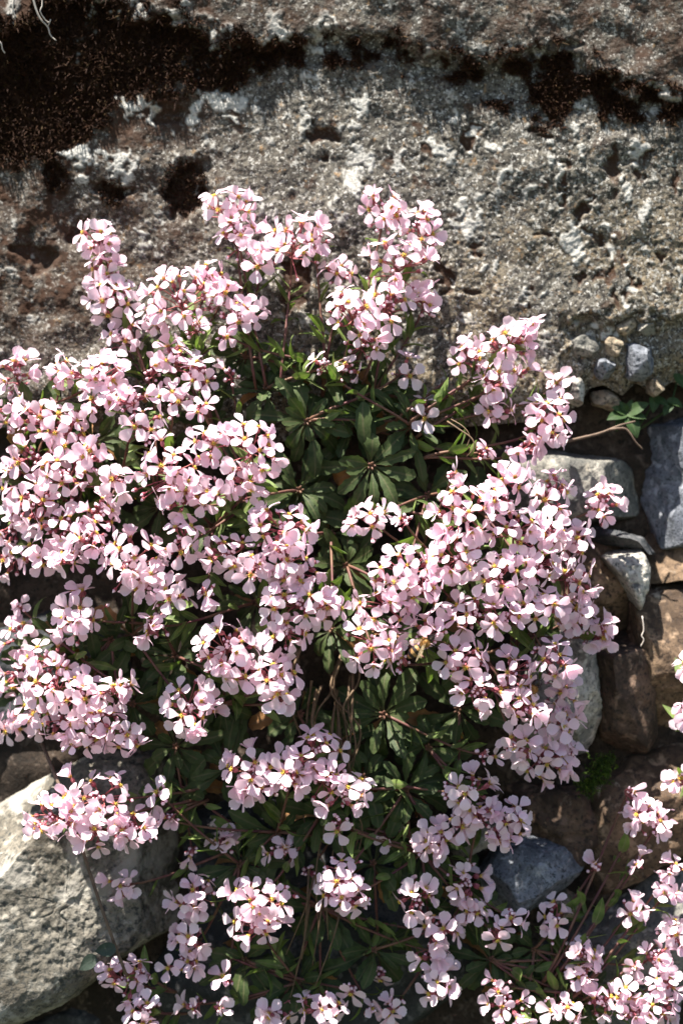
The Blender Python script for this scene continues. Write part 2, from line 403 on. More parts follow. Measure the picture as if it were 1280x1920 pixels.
    moss = np.maximum(moss, top*0.9*sstep(-0.5, 0.4, fbm(p/20, 3, 91)))
    k = (D-d)/D
    v = np.stack([(x-640)*k, -d, (960-y)*k], 1)
    att = np.stack([moss, lich, tan, np.ones_like(x)], 1)
    V = [v]; A = [att]
    base = v.reshape(ny, nx, 3)
    # underside and top roll back into the bank
    rows_b = []
    for j in range(1, 13):
        s = j/12.0; r = base[-1].copy(); r[:, 1] += 330*s**1.3; r[:, 2] += 30*math.sin(s*2.2)-14*s
        r[:, 2] += 9*vnoise(np.stack([r[:, 0]/30, r[:, 1]/30, r[:, 0]*0], 1), 5); rows_b.append(r)
    rows_t = []
    for j in range(12, 0, -1):
        s = j/12.0; r = base[0].copy(); r[:, 1] += 520*s; r[:, 2] += 120*math.sin(s*1.57); rows_t.append(r)
    allv = np.concatenate([np.array(rows_t), base, np.array(rows_b)], 0)
    a3 = att.reshape(ny, nx, 4)
    alla = np.concatenate([np.repeat(a3[:1], 12, 0), a3, np.repeat(a3[-1:]*np.array([0.3, 0.2, 1, 1]), 12, 0)], 0)
    nr = allv.shape[0]; i = np.arange(nr*nx).reshape(nr, nx)
    f = np.stack([i[:-1, :-1].ravel(), i[1:, :-1].ravel(), i[1:, 1:].ravel(), i[:-1, 1:].ravel()], 1)
    me = mesh_np('boulder', allv.reshape(-1, 3), f, [M['boulder']], attr=alla.reshape(-1, 4))
    o = link('boulder', me, loc=(0, 0, ZC))
    tag(o, 'huge lichen-spotted grey conglomerate boulder filling the top of the wall', 'boulder')
    return o, (x, y, d, moss, fz)
BOULDER, BF = upper_boulder()

def stone(name, label, outline, dfront, thick, mat, amp=10, sc=60, cat='stone', e=0.5, ay=0.0, ax=0.0, seed=1, parent=None, na=150, nr=70, facets=(), group=None, fine=1.0, ncut=9):
    pts = np.array(outline, float); dm = dfront-thick*0.35; k = (D-dm)/D
    pts = np.stack([(pts[:, 0]-640)*k, (960-pts[:, 1])*k], 1)
    c = (pts.max(0)+pts.min(0))/2*0.5+pts.mean(0)*0.5
    an = np.linspace(0, 2*math.pi, na, endpoint=False); R = np.zeros(na)
    for i, a in enumerate(an):
        dx, dz = math.cos(a), math.sin(a); best = 0
        for j in range(len(pts)):
            p, q = pts[j]-c, pts[(j+1) % len(pts)]-c; ed = q-p
            den = dx*ed[1]-dz*ed[0]
            if abs(den) < 1e-9: continue
            t = (p[0]*ed[1]-p[1]*ed[0])/den; u = (p[0]*dz-p[1]*dx)/den
            if t > 0 and -1e-6 <= u <= 1+1e-6: best = max(best, t)
        R[i] = best
    R = 0.25*np.roll(R, 1)+0.5*R+0.25*np.roll(R, -1)
    h_ = nr//2; ru = np.linspace(0, 1, h_*2//3+2)[1:-1]; tf = np.concatenate([np.arcsin(ru**(1/e)), np.linspace(math.asin(0.9**(1/e)), math.pi/2, nr-2*h_//3*2-len(ru) if False else h_//2)])
    tf = np.unique(np.round(np.sort(tf), 5)); th = np.concatenate([tf, math.pi-tf[-2::-1]]); nr = len(th)+1
    rho = np.sin(th)**e; yf = np.sign(np.cos(th))*np.abs(np.cos(th))**0.75
    X = rho[:, None]*R[None, :]*np.cos(an)[None, :]; Z = rho[:, None]*R[None, :]*np.sin(an)[None, :]
    Yv = np.repeat((-yf*thick/2)[:, None], na, 1)
    v = np.stack([X.ravel(), Yv.ravel(), Z.ravel()], 1)
    v = np.concatenate([v, [[0, -thick/2, 0], [0, thick/2, 0]]], 0)
    v[:, 1] -= (ax*v[:, 0]+ay*v[:, 2])
    fr = random.Random(seed*77+1); med = np.median(R)
    for q in range(ncut):
        nn = nrm((fr.gauss(0, 0.8), -abs(fr.gauss(0.7, 0.4)), fr.gauss(0, 0.8))); sup = (v@nn).max(); s_ = v@nn-sup*fr.uniform(0.62, 0.9); v -= np.maximum(s_, 0)[:, None]*nn*0.97
    for (nx_, ny_, nz_, dd) in facets:
        nn = nrm((nx_, ny_, nz_)); s = v@nn-dd; v -= np.maximum(s, 0)[:, None]*nn*0.93
    dirn = v/(np.linalg.norm(v/np.array([np.median(R)+1, thick/2, np.median(R)+1]), axis=1)[:, None]+1e-6)
    dirn /= np.linalg.norm(dirn, axis=1)[:, None]+1e-6
    w = v+seed*313.7
    h = amp*fbm(w/sc, 4, seed)+fine*(3.4*fbm(w/20, 4, seed+9)+1.3*vnoise(w/max(5.5, 2.8*med/len(ru)), seed+3)-1.6*sstep(0.03, 0.0, np.abs(fbm(w/75, 3, seed+31))))
    v = v+dirn*h[:, None]
    n0 = (nr-1)*na; i = np.arange(n0).reshape(nr-1, na); j = np.roll(i, -1, 1)
    f = [tuple(q) for q in np.stack([i[:-1].ravel(), j[:-1].ravel(), j[1:].ravel(), i[1:].ravel()], 1)]
    f += [(n0, int(j[0, q]), int(i[0, q])) for q in range(na)]+[(n0+1, int(i[-1, q]), int(j[-1, q])) for q in range(na)]
    f = [tuple(reversed(q)) for q in f]
    me = mesh_np(name, v, f, [mat])
    o = link(name, me, parent, tow(np.array([c[0], -(dfront-thick/2), c[1]])))
    if parent is None: tag(o, label, cat, group)
    return o

# cobbles held in the conglomerate
for k, (ol, dfr, th, m, sd) in enumerate([
    ([(1168, 650), (1195, 640), (1228, 648), (1236, 668), (1226, 695), (1205, 715), (1180, 708), (1166, 685)], 26, 70, M['blue_rock'], 3),
    ([(1190, 585), (1215, 578), (1240, 600), (1238, 630), (1215, 634), (1192, 622)], 14, 60, M['grey_rock'], 4),
    ([(1072, 640), (1090, 628), (1122, 632), (1126, 652), (1105, 668), (1074, 668)], 16, 50, M['grey_rock'], 5),
    ([(1120, 675), (1140, 668), (1155, 685), (1148, 708), (1128, 712), (1116, 696)], 12, 50, M['blue_rock'], 6),
    ([(1130, 630), (1155, 622), (1168, 645), (1158, 668), (1136, 665)], 14, 46, M['tan_rock'], 7),
    ([(1062, 690), (1085, 690), (1096, 730), (1090, 764), (1068, 764), (1056, 725)], 10, 60, M['pale_rock'], 8),
    ([(1214, 710), (1240, 706), (1246, 730), (1228, 744), (1212, 734)], 0, 46, M['tan_rock'], 9),
    ([(1108, 735), (1150, 728), (1166, 752), (1150, 768), (1112, 758)], -14, 60, M['tan_rock'], 10),
    ([(1150, 600), (1180, 590), (1192, 612), (1172, 632), (1150, 628)], 6, 40, M['tan_rock'], 12)]):
    stone('cobble', None, ol, dfr-5, th+24, m, 5, 30, seed=sd, parent=BOULDER, na=56, nr=30, e=0.62, fine=0.6)

stone('pale_boulder', 'broad pale lichen-crusted boulder at lower left, its right half shaded', [(-160, 1545), (-60, 1528), (0, 1508), (70, 1466), (180, 1415), (300, 1412), (420, 1480), (430, 1590), (390, 1690), (325, 1752), (235, 1800), (150, 1858), (60, 1896), (-60, 1940), (-160, 1955)],
      52, 260, M['white_rock'], 12, 150, 'boulder', 0.30, ay=-0.10, ax=-0.34, seed=2, na=380, nr=300, ncut=5, fine=1.2)
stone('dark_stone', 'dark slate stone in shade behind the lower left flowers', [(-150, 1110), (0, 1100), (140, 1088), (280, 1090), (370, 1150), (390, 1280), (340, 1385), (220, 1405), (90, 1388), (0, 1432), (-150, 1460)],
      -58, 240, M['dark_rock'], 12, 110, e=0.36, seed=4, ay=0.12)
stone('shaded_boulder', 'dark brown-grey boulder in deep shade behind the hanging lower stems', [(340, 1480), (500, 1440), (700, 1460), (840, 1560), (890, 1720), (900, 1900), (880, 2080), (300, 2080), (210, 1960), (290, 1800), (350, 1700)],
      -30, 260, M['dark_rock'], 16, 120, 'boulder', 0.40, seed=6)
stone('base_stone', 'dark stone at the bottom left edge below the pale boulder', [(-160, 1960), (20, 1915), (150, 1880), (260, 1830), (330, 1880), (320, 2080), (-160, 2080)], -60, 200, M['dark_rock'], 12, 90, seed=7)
stone('rounded_stone', 'smooth rounded grey stone under the boulder at right edge of flowers', [(930, 860), (985, 845), (1050, 838), (1120, 845), (1170, 866), (1202, 900), (1220, 940), (1205, 965), (1160, 974), (1090, 980), (1000, 1000), (930, 990)],
      -20, 230, M['grey_rock'], 6, 90, e=0.42, seed=8, fine=0.7, ncut=4)
stone('blue_stone', 'large blue-grey stone at the right edge beneath the small weed', [(1192, 815), (1235, 782), (1290, 766), (1400, 755), (1440, 900), (1400, 1030), (1290, 1040), (1215, 1030), (1196, 985), (1190, 900)],
      -22, 260, M['blue_rock'], 12, 80, e=0.34, seed=9, ncut=4)
stone('ledge_stone', 'brown-grey block at right edge just below the blue-grey stone', [(1190, 1025), (1230, 1000), (1300, 990), (1430, 1000), (1430, 1092), (1290, 1088), (1200, 1092)], -18, 200, M['brown_rock'], 7, 60, e=0.3, seed=10)
stone('slate_flake', 'thin grey slate flake jutting out above the pale pointed stone', [(1100, 982), (1160, 995), (1205, 1008), (1248, 1026), (1232, 1036), (1185, 1030), (1130, 1022), (1095, 1008)], 4, 150, M['dark_rock'], 3, 40, e=0.4, seed=11, na=70, nr=36)
stone('pointed_stone', 'pale wedge stone with its sharp tip pointing down', [(1128, 1045), (1156, 1028), (1184, 1016), (1208, 1038), (1219, 1065), (1213, 1105), (1198, 1150), (1183, 1122), (1160, 1084), (1142, 1064)],
      22, 120, M['pale_rock'], 4, 50, e=0.36, seed=12, na=110, nr=50, ncut=4)
stone('wedge_stone', 'dark brown stone behind the pale pointed stone', [(990, 1000), (1060, 990), (1130, 1005), (1185, 1040), (1222, 1100), (1215, 1170), (1150, 1200), (1060, 1215), (990, 1190)], -34, 180, M['brown_rock'], 9, 60, e=0.36, seed=13)
stone('tall_brown_stone', 'tall rusty brown stone with rounded foot right of the flowers', [(1106, 1185), (1160, 1160), (1215, 1150), (1232, 1260), (1236, 1330), (1236, 1385), (1210, 1416), (1170, 1416), (1132, 1398), (1114, 1320), (1106, 1240)],
      2, 170, M['rust_rock'], 8, 70, e=0.33, ax=-0.45, seed=14, ncut=6)
stone('ridged_brown_stone', 'big light brown stone at right edge with a slanting ridge', [(1170, 1120), (1240, 1100), (1300, 1095), (1440, 1100), (1440, 1400), (1290, 1375), (1240, 1412), (1205, 1420), (1200, 1330), (1185, 1230)],
      6, 230, M['brown_rock'], 12, 80, e=0.32, seed=15, ncut=7)
stone('edge_stone', 'pale grey lichened stone just behind the right edge of flowers', [(1020, 1190), (1085, 1180), (1114, 1205), (1120, 1270), (1131, 1335), (1120, 1385), (1092, 1422), (1040, 1428), (980, 1380), (980, 1260)],
      14, 150, M['pale_rock'], 7, 50, e=0.38, seed=16, ncut=5)
stone('low_brown_stone', 'broad brown stone low on the right, pale crust on its upper edge', [(1070, 1500), (1120, 1460), (1180, 1415), (1240, 1395), (1300, 1370), (1440, 1380), (1440, 1570), (1290, 1580), (1250, 1610), (1180, 1655), (1120, 1680), (1085, 1610)],
      -12, 240, M['brown_rock'], 14, 70, e=0.33, seed=17, ncut=8)
stone('crumbly_stone', 'rough dark brown stone between the flower edge and low brown stone', [(940, 1470), (1040, 1440), (1100, 1480), (1135, 1560), (1120, 1640), (1060, 1620), (1000, 1590), (940, 1560)], -26, 160, M['rust_rock'], 14, 36, e=0.4, seed=18)
stone('slanted_stone', 'blue-grey slanted stone with a tan lower right edge', [(895, 1650), (930, 1600), (985, 1570), (1040, 1552), (1084, 1580), (1100, 1612), (1078, 1652), (1030, 1684), (985, 1712), (920, 1712)],
      20, 150, M['blue_rock'], 6, 60, e=0.30, ay=-0.05, seed=19, ncut=7, facets=((0.55, -0.5, -0.65, 62),))
stone('white_chip_stone', 'small white stone wedged beside the low right flower cluster', [(845, 1580), (860, 1532), (905, 1518), (940, 1545), (928, 1580), (880, 1604), (850, 1610)], 6, 90, M['white_rock'], 5, 40, e=0.38, seed=20, na=80, nr=40)
stone('tan_chip_stone', 'small tan stone chip below the slanted blue-grey stone', [(1030, 1692), (1062, 1668), (1085, 1682), (1082, 1718), (1055, 1726), (1034, 1712)], -4, 70, M['tan_rock'], 4, 30, seed=21, na=60, nr=30)
stone('corner_boulder', 'mottled grey-brown boulder at lower right behind the second plant', [(950, 1770), (1080, 1690), (1150, 1650), (1250, 1605), (1440, 1580), (1440, 2080), (920, 2080), (910, 1880)], -18, 260, M['grey_rock'], 14, 90, 'boulder', 0.33, seed=22)

# ------------------------------------------------------------------ moss
def moss(name, label, sel, n, mat, L=(9, 20), wdt=1.1, cat='moss', down=0.35, seed=0):
    """sel: arrays of base points in units"""
    r = np.random.default_rng(seed); B = sel[r.integers(0, len(sel), n)]
    B = B+r.normal(0, 1.5, B.shape)
    dr = np.stack([r.normal(0, 0.55, n), -1+r.normal(0, 0.3, n), r.normal(0.1, 0.6, n)], 1); dr /= np.linalg.norm(dr, axis=1)[:, None]
    ln = r.uniform(L[0], L[1], n); side = np.cross(dr, r.normal(0, 1, (n, 3))); side /= np.linalg.norm(side, axis=1)[:, None]
    mid = B+dr*ln[:, None]*0.55; tip = B+dr*ln[:, None]+np.stack([r.normal(0, 2, n), np.zeros(n), -down*ln*r.uniform(0.0, 1, n)], 1)
    w = wdt*r.uniform(0.6, 1.3, n)[:, None]
    V = np.stack([B-side*w, B+side*w, mid+side*w, mid-side*w, tip], 1).reshape(-1, 3)
    o = np.arange(n)*5
    f = [q for i in o for q in ((i, i+1, i+2, i+3), (i+3, i+2, i+4))]
    uv = np.repeat(np.stack([r.uniform(0, 1, n)**1.8, np.zeros(n)], 1), 5, 0)
    me = mesh_np(name, V, f, [mat], uv=uv, smooth=False)
    return tag(link(name, me, loc=(0, 0, ZC)), label, cat, kind='stuff')
bx, by, bd, bm, bband = BF
def pts_of(m): 
    k = (D-bd[m])/D; return np.stack([(bx[m]-640)*k, -bd[m], (960-by[m])*k], 1)
moss('moss', 'thick dark brown moss along the left of the boulder ledge', pts_of((bm > 0.5) & (bband > 0.12) & (bx < 480)), 17000, M['moss'], (10, 26), seed=1)
moss('moss', 'dark reddish moss tufts along the right of the boulder ledge', pts_of((bm > 0.6) & (bband > 0.15) & (bx > 480)), 8000, M['moss'], (7, 18), seed=2)
moss('moss', 'dark moss in the round hollow right above the upper left flowers', pts_of(((bx-345)/44)**2+((by-350)/52)**2 < 1), 900, M['moss'], (6, 13), seed=3)
moss('moss', 'small dark moss tuft in the hollow left of the largest round one', pts_of(((bx-212)/26)**2+((by-362)/26)**2 < 1), 450, M['moss'], (6, 12), seed=4)
moss('moss', 'dark moss tuft in the leftmost hollow under the ledge', pts_of(((bx-105)/25)**2+((by-332)/30)**2 < 1), 450, M['moss'], (6, 12), seed=6)
gm = np.array([P(1135+RNG.normal(0, 1)*11-t*34, 1418+t*66+RNG.normal(0, 6), 4+8*math.sin(3*t)) for t in RNG.uniform(0, 1, 400)])
moss('moss', 'bright green moss tuft in the joint below the tall brown stone', gm, 900, M['gmoss'], (7, 15), seed=5)

# ------------------------------------------------------------------ flower pieces
def petal_grid(mb, az, Lp, Wp, openness, curl, rnd, mi=0):
    nu, nv = 5, 8
    V = []; UV = []
    r0, z = 1.6, -2.0
    r = r0; ca, sa = math.cos(az), math.sin(az)
    tw = rnd.gauss(0, 0.10); ph = rnd.uniform(0, 6)
    for j in range(nv):
        v = j/(nv-1)
        if v < 0.3: w = 0.16+0.5*v
        else: w = 0.31+0.69*math.sin(min(1.0, (v-0.3)/0.45)*math.pi/2)
        if v > 0.72: w *= math.sqrt(max(0.0, 1-((v-0.72)/0.29)**2))*0.97+0.03
        ang = openness*(0.35+0.65*min(1, v*2.6))+curl*max(0, v-0.45)   # angle from the flower axis
        if j: r += Lp/(nv-1)*math.sin(ang); z += Lp/(nv-1)*math.cos(ang)
        for i in range(nu):
            u = -1+2*i/(nu-1); s = u*w*Wp
            cup = 0.22*Wp*w*u*u*(1-0.5*v)+0.9*math.sin(ph+3*v+2*u)
            notch = -1.6*(1-abs(u))**2 if j == nv-1 else 0
            rr = r+notch-0.10*abs(s)*(1 if j > 5 else 0); zz = z+cup+tw*s
            nx_ = rr-cup*math.cos(ang)*0.4
            V.append((nx_*ca-s*sa, nx_*sa+s*ca, zz)); UV.append(((u+1)/2, v))
    F = [(j*nu+i, j*nu+i+1, (j+1)*nu+i+1, (j+1)*nu+i) for j in range(nv-1) for i in range(nu-1)]
    mb.add(V, F, mi, UV)
CAL = 15.0      # calyx length below the throat
def make_flower(kind, seed):
    rnd = random.Random(seed); mb = MB()
    base = rnd.uniform(0, 1.5)
    op = {'open': rnd.uniform(1.2, 1.56), 'half': rnd.uniform(0.9, 1.15), 'bell': rnd.uniform(0.45, 0.7)}[kind]
    cu = {'open': rnd.uniform(-0.15, 0.75), 'half': rnd.uniform(0.2, 0.9), 'bell': rnd.uniform(0.3, 1.0)}[kind]
    sk = rnd.uniform(-0.16, 0.16)
    for q in range(4):
        L = rnd.uniform(32, 37.5); W = rnd.uniform(10.8, 13.4)
        petal_grid(mb, base+q*math.pi/2+(sk if q % 2 else -sk)+rnd.gauss(0, 0.08), L, W, op+rnd.gauss(0, 0.16), cu+rnd.gauss(0, 0.28), rnd)
    for q in range(4):   # sepals
        a = base+q*math.pi/2+0.78; c = np.array([math.cos(a)*2.4, math.sin(a)*2.4, -CAL])
        mb.blob(c, (math.cos(a)*0.12, math.sin(a)*0.12, 1), CAL-1, 2.5, 5, 4, 1)
    mb.tube([(0, 0, -CAL-2), (0, 0, -CAL*0.5), (0, 0, 1)], [1.4, 2.4, 1.8], 5, 1)
    for q in range(6):
        a = q*math.pi/3+base; rr = rnd.uniform(2.0, 4.2)
        mb.blob((math.cos(a)*rr*0.7, math.sin(a)*rr*0.7, rnd.uniform(0, 2.5)), (math.cos(a)*0.4, math.sin(a)*0.4, 1), 4.6, 1.5, 4, 3, 2)
    mb.tube([(0, 0, 0), (0, 0, 5.0)], [1.3, 1.6], 5, 3)
    return mb.mesh('flower_'+kind, [M['petal'], M['sepal'], M['anther'], M['pistil']])
FL = {'open': [make_flower('open', i) for i in range(14)], 'half': [make_flower('half', 50+i) for i in range(9)], 'bell': [make_flower('bell', 90+i) for i in range(7)]}

def make_leaf(name, L, W, mat, seed, teeth=True, pet=0.35, bend=0.5, nv=11, shape='spat'):
    rnd = random.Random(seed); nu = 5; V = []; UV = []; z = 0.0; x = 0.0; b0 = rnd.uniform(-0.2, 0.1); sw = rnd.gauss(0, 0.12)
    for j in range(nv):
        v = j/(nv-1)
        if shape == 'spat':
            w = 0.14 if v < pet*0.6 else 0.14+0.86*math.sin(min(1, (v-pet*0.6)/(0.72-pet*0.6))*math.pi/2)**1.4
            if v > 0.74: w *= math.sqrt(max(0, 1-((v-0.74)/0.265)**2))
        else:
            w = math.sin(math.pi*min(1, 0.06+0.94*v)**0.8)**0.8
        w = max(w, 0.03)
        if teeth and 0.4 < v < 0.97: w *= 1+(0.13 if j % 2 else -0.08)
        ang = b0+bend*v*v*1.6
        if j: x += L/(nv-1)*math.cos(ang); z -= L/(nv-1)*math.sin(ang)
        for i in range(nu):
            u = -1+2*i/(nu-1)
            V.append((x, u*w*W+sw*x*v, z+0.22*W*w*abs(u)**1.5+rnd.gauss(0, 0.35))); UV.append(((u+1)/2, v))
    F = [(j*nu+i, (j+1)*nu+i, (j+1)*nu+i+1, j*nu+i+1) for j in range(nv-1) for i in range(nu-1)]
    return mesh_np(name, V, F, [mat], uv=UV)
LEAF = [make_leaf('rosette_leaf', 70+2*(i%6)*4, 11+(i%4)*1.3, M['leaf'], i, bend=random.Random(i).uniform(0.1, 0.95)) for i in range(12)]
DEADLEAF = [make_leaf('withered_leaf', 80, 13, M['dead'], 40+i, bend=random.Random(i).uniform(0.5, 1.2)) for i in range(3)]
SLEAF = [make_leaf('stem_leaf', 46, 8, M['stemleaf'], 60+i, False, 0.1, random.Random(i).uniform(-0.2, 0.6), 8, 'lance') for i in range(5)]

def basis(xa, up):
    """quaternion with local X along xa and local Z as near up as can be"""
    x = nrm(xa); z = np.asarray(up, float)-x*np.dot(up, x); z = nrm(z); y = np.cross(z, x)
    return Matrix(((x[0], y[0], z[0]), (x[1], y[1], z[1]), (x[2], y[2], z[2]))).to_quaternion()
def axis_rot(ax, roll):
    z = nrm(ax); ref = np.array([0, 0, 1.0]) if abs(z[2]) < 0.9 else np.array([1.0, 0, 0])
    x = nrm(np.cross(ref, z)); y = np.cross(z, x); c, s = math.cos(roll), math.sin(roll)
    X = c*x+s*y; Y = -s*x+c*y
    return Matrix(((X[0], Y[0], z[0]), (X[1], Y[1], z[1]), (X[2], Y[2], z[2]))).to_quaternion()

def mound(px, py):
    q = 1-((px-620)/600)**2-((py-1020)/800)**2
    return 62+170*math.sqrt(max(0.0, q))

def rosette(plant, px, py, d, n, size=1.0, face=(0, -1, 0.15), seed=0, dead=2):
    rnd = random.Random(seed*7+3); c = P(px, py, d); ax = nrm(face)
    ref = np.array([0.0, 0.0, 1.0]); a = nrm(np.cross(ref, ax)); b = np.cross(ax, a)
    mb = MB(); mb.tube([c-ax*60*size+np.array([0, 0, -10]), c-ax*20*size, c+ax*5*size], [5*size, 6*size, 3.5*size], 7)
    for q in range(5):
        an = q*1.256; mb.blob(c, ax*0.9+(a*math.cos(an)+b*math.sin(an))*0.5, 16*size, 3.2*size, 5, 4)
    v0 = c.copy(); me = mesh_np('rosette', np.array(mb.v)-v0, mb.f, [M['stem']], mb.mi, mb.uv)
    core = link('rosette', me, plant, tow(c))
    n = int(n*1.35)
    for i in range(n+dead):
        t = i/max(1, n-1); an = i*2.39996+rnd.gauss(0, 0.2); isd = i >= n
        tilt = 0.75-0.75*min(t, 1)+rnd.gauss(0, 0.12)
        if isd: tilt = -0.35; 
        dr = nrm((a*math.cos(an)+b*math.sin(an))*math.cos(tilt)+ax*math.sin(tilt))
        me = rnd.choice(DEADLEAF if isd else LEAF); sc = size*(0.62+0.48*min(1, t))*rnd.uniform(0.85, 1.12)
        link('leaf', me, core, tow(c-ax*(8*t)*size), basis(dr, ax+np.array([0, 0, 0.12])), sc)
    return core

def bez(p0, p1, p2, p3, n):
    out = []
    for i in range(n):
        t = i/(n-1); out.append((1-t)**3*p0+3*t*(1-t)**2*p1+3*t*t*(1-t)*p2+t**3*p3)
    return out

NF = 0
def flower_stem(plant, root, cx, cy, rx, ry, n, d=None, bells=0.22, seed=0, face=None, fs=1.0, nleaf=5):
    """one flowering stem: a curved stalk, pedicels, buds, and its flowers"""
    global NF
    rnd = random.Random(seed*13+5)
    if d is None: d = mound(cx, cy)+rnd.uniform(-16, 16)
    C = P(cx, cy, d); R0 = np.asarray(root, float)
    fs *= 0.86
    if n >= 3: n = int(round(n*1.18))
    to = nrm(C-R0)
    F = nrm(np.asarray(face, float)) if face is not None else nrm(0.45*to+np.array([0, -0.85, 0.30]))
    RX = max(8.0, rx-24*fs); RY = max(8.0, ry-24*fs); RD = 0.75*(RX+RY)/2+6
    if n <= 2: RX = RY = min(RX, 14); RD = 8
    base = C-F*(RD*0.9+16*fs)-to*4
    L = np.linalg.norm(base-R0)
    p1 = R0+nrm(0.55*to+np.array([0, -0.75, 0.1]))*L*0.33; p2 = base-nrm(0.6*to+0.6*F+np.array([0, 0, 0.12]))*L*0.33
    ax = bez(R0, p1, p2, base, 11)
    tip = base+F*(RD*0.75)
    mb = MB(); mb.tube(ax+[base+(tip-base)*0.5, tip], list(np.linspace(3.0, 2.0, 11))+[1.7, 1.1], 6, 0)
    # flower directions spread over the dome
    dirs = []; tries = 0; sep = 1.9/math.sqrt(max(n, 1))
    ra = nrm(np.cross(np.array([0, 0, 1.0]), F)); rb = np.cross(F, ra)
    while len(dirs) < n and tries < 4000:
        tries += 1
        cz = rnd.uniform(-0.25, 1.0); an = rnd.uniform(0, 6.283); sr = math.sqrt(1-cz*cz)
        q = np.array([sr*math.cos(an), sr*math.sin(an), cz])
        if all(np.linalg.norm(q-w) > sep*(1-tries/4500) for w in dirs): dirs.append(q)
    fl = []
    for q in dirs:
        off = np.array([q[0]*RX, 0, q[1]*RY])     # across the picture plane, and out along F
        pos = C+ra*q[0]*RX*1.0+rb*q[1]*RY+F*(q[2]-0.45)*RD+np.array([rnd.gauss(0, 4), rnd.gauss(0, 4), rnd.gauss(0, 4)])
        axn = nrm(1.1*(ra*q[0]+rb*q[1])+F*(0.42+0.5*max(0, q[2]))+np.array([rnd.gauss(0, 0.3), rnd.gauss(0, 0.25)-0.10, rnd.gauss(0, 0.3)+0.10]))
        kind = 'bell' if rnd.random() < bells*(1.3-max(0, q[2])+(0.9 if q[1] < -0.35 else 0)) else ('half' if rnd.random() < 0.32 else 'open')
        sc = fs*rnd.uniform(0.78, 1.1)
        fl.append((pos, axn, kind, sc))
        foot = pos-axn*(CAL+2)*sc; s = rnd.uniform(0.0, 0.8); a0 = base+(tip-base)*s
        mdl = (a0+foot)/2-axn*5+F*4
        mb.tube([a0, (a0+mdl)/2, mdl, (mdl+foot)/2-axn*1.5, foot], [1.3, 1.2, 1.1, 1.1, 1.3], 4, 1, False)
    me = mesh_np('flower_stem', np.array(mb.v)-R0, mb.f, [M['stem'], M['pedicel']], mb.mi, mb.uv)
    st = link('flower_stem', me, plant, tow(R0))
    for (pos, axn, kind, sc) in fl:
        link('flower', rnd.choice(FL[kind]), st, tow(pos), axis_rot(axn, rnd.uniform(0, 6.283)), sc); NF += 1
    # buds at the tip and a few hanging outside
    bb = MB()
    for i in range(10 if n > 3 else 5):
        dr = nrm(F+np.array([rnd.gauss(0, 0.55), rnd.gauss(0, 0.4), rnd.gauss(0, 0.55)])); p = tip+dr*rnd.uniform(2, 13)
        bb.tube([tip, p], 1.0, 4, 0, False); bb.blob(p, dr, rnd.uniform(10, 15), rnd.uniform(3.0, 4.3), 6, 5, 0, 1, 0.68)
    for i in range(6 if n > 3 else 3):
        an = rnd.uniform(0, 6.283); o = ra*math.cos(an)*RX*1.1+rb*math.sin(an)*RY*1.1
        p = base+(tip-base)*0.2+o*rnd.uniform(0.6, 1.1); dr = nrm(o+F*20+np.array([0, 0, -10]))
        bb.tube([base, (base+p)/2+F*3, p], 1.0, 4, 0, False); bb.blob(p, dr, rnd.uniform(11, 17), rnd.uniform(3.2, 4.6), 6, 5, 0, 1, 0.68)
    b = link('bud_cluster', mesh_np('bud_cluster', np.array(bb.v)-base, bb.f, [M['sepal'], M['budtip']], bb.mi, bb.uv), st, tow(base)); b['kind'] = 'stuff'
    for i in range(nleaf):
        t = rnd.uniform(0.2, 0.92); k = min(9, int(t*10)); p = ax[k]+(ax[k+1]-ax[k])*(t*10-k); tg = nrm(ax[k+1]-ax[k])
        sd = nrm(np.cross(tg, np.array([rnd.gauss(0, 1), rnd.gauss(0, 1), rnd.gauss(0, 1)])))
        link('leaf', rnd.choice(SLEAF), st, tow(p), basis(tg*0.65+sd*0.75, sd*-0.6+tg+np.array([0, -0.4, 0.3])), rnd.uniform(0.75, 1.35))
    return st

def plant(label, px, py, d, ros, clusters, seed, group=None, roots=None, name='rockcress_plant', fs=1.0, nleaf=5):
    root = bpy.data.objects.new(name, None); COL.objects.link(root); w = tow(P(px, py, d)); root.location = w; WL[root.name] = w
    root.empty_display_size = 0.01
    tag(root, label, 'flowering plant', group)
    R = []
    for i, r in enumerate(ros):
        x, y, dd, n = r[:4]; sz = r[4] if len(r) > 4 else 1.0; fc = r[5] if len(r) > 5 else (0.0+random.gauss(0, .2), -1, 0.15+random.gauss(0, .15))
        rosette(root, x, y, dd, n, sz, fc, seed*100+i); R.append(P(x, y, dd))
    if roots: R = R+[P(*q) for q in roots]
    for i, c in enumerate(clusters):
        x, y, rx, ry, n = c[:5]; kw = dict(c[5]) if len(c) > 5 else {}
        if 'root' in kw: r0 = P(*kw.pop('root'))
        else:
            cc = P(x, y, kw.get('d', mound(x, y))); r0 = min(R, key=lambda q: abs(np.linalg.norm(q-cc)-210)+(80 if q[2] > cc[2]+60 and y < 900 else 0))
        flower_stem(root, r0, x, y, rx, ry, n, seed=seed*1000+i, fs=fs, **{**dict(nleaf=nleaf), **kw})
    return root

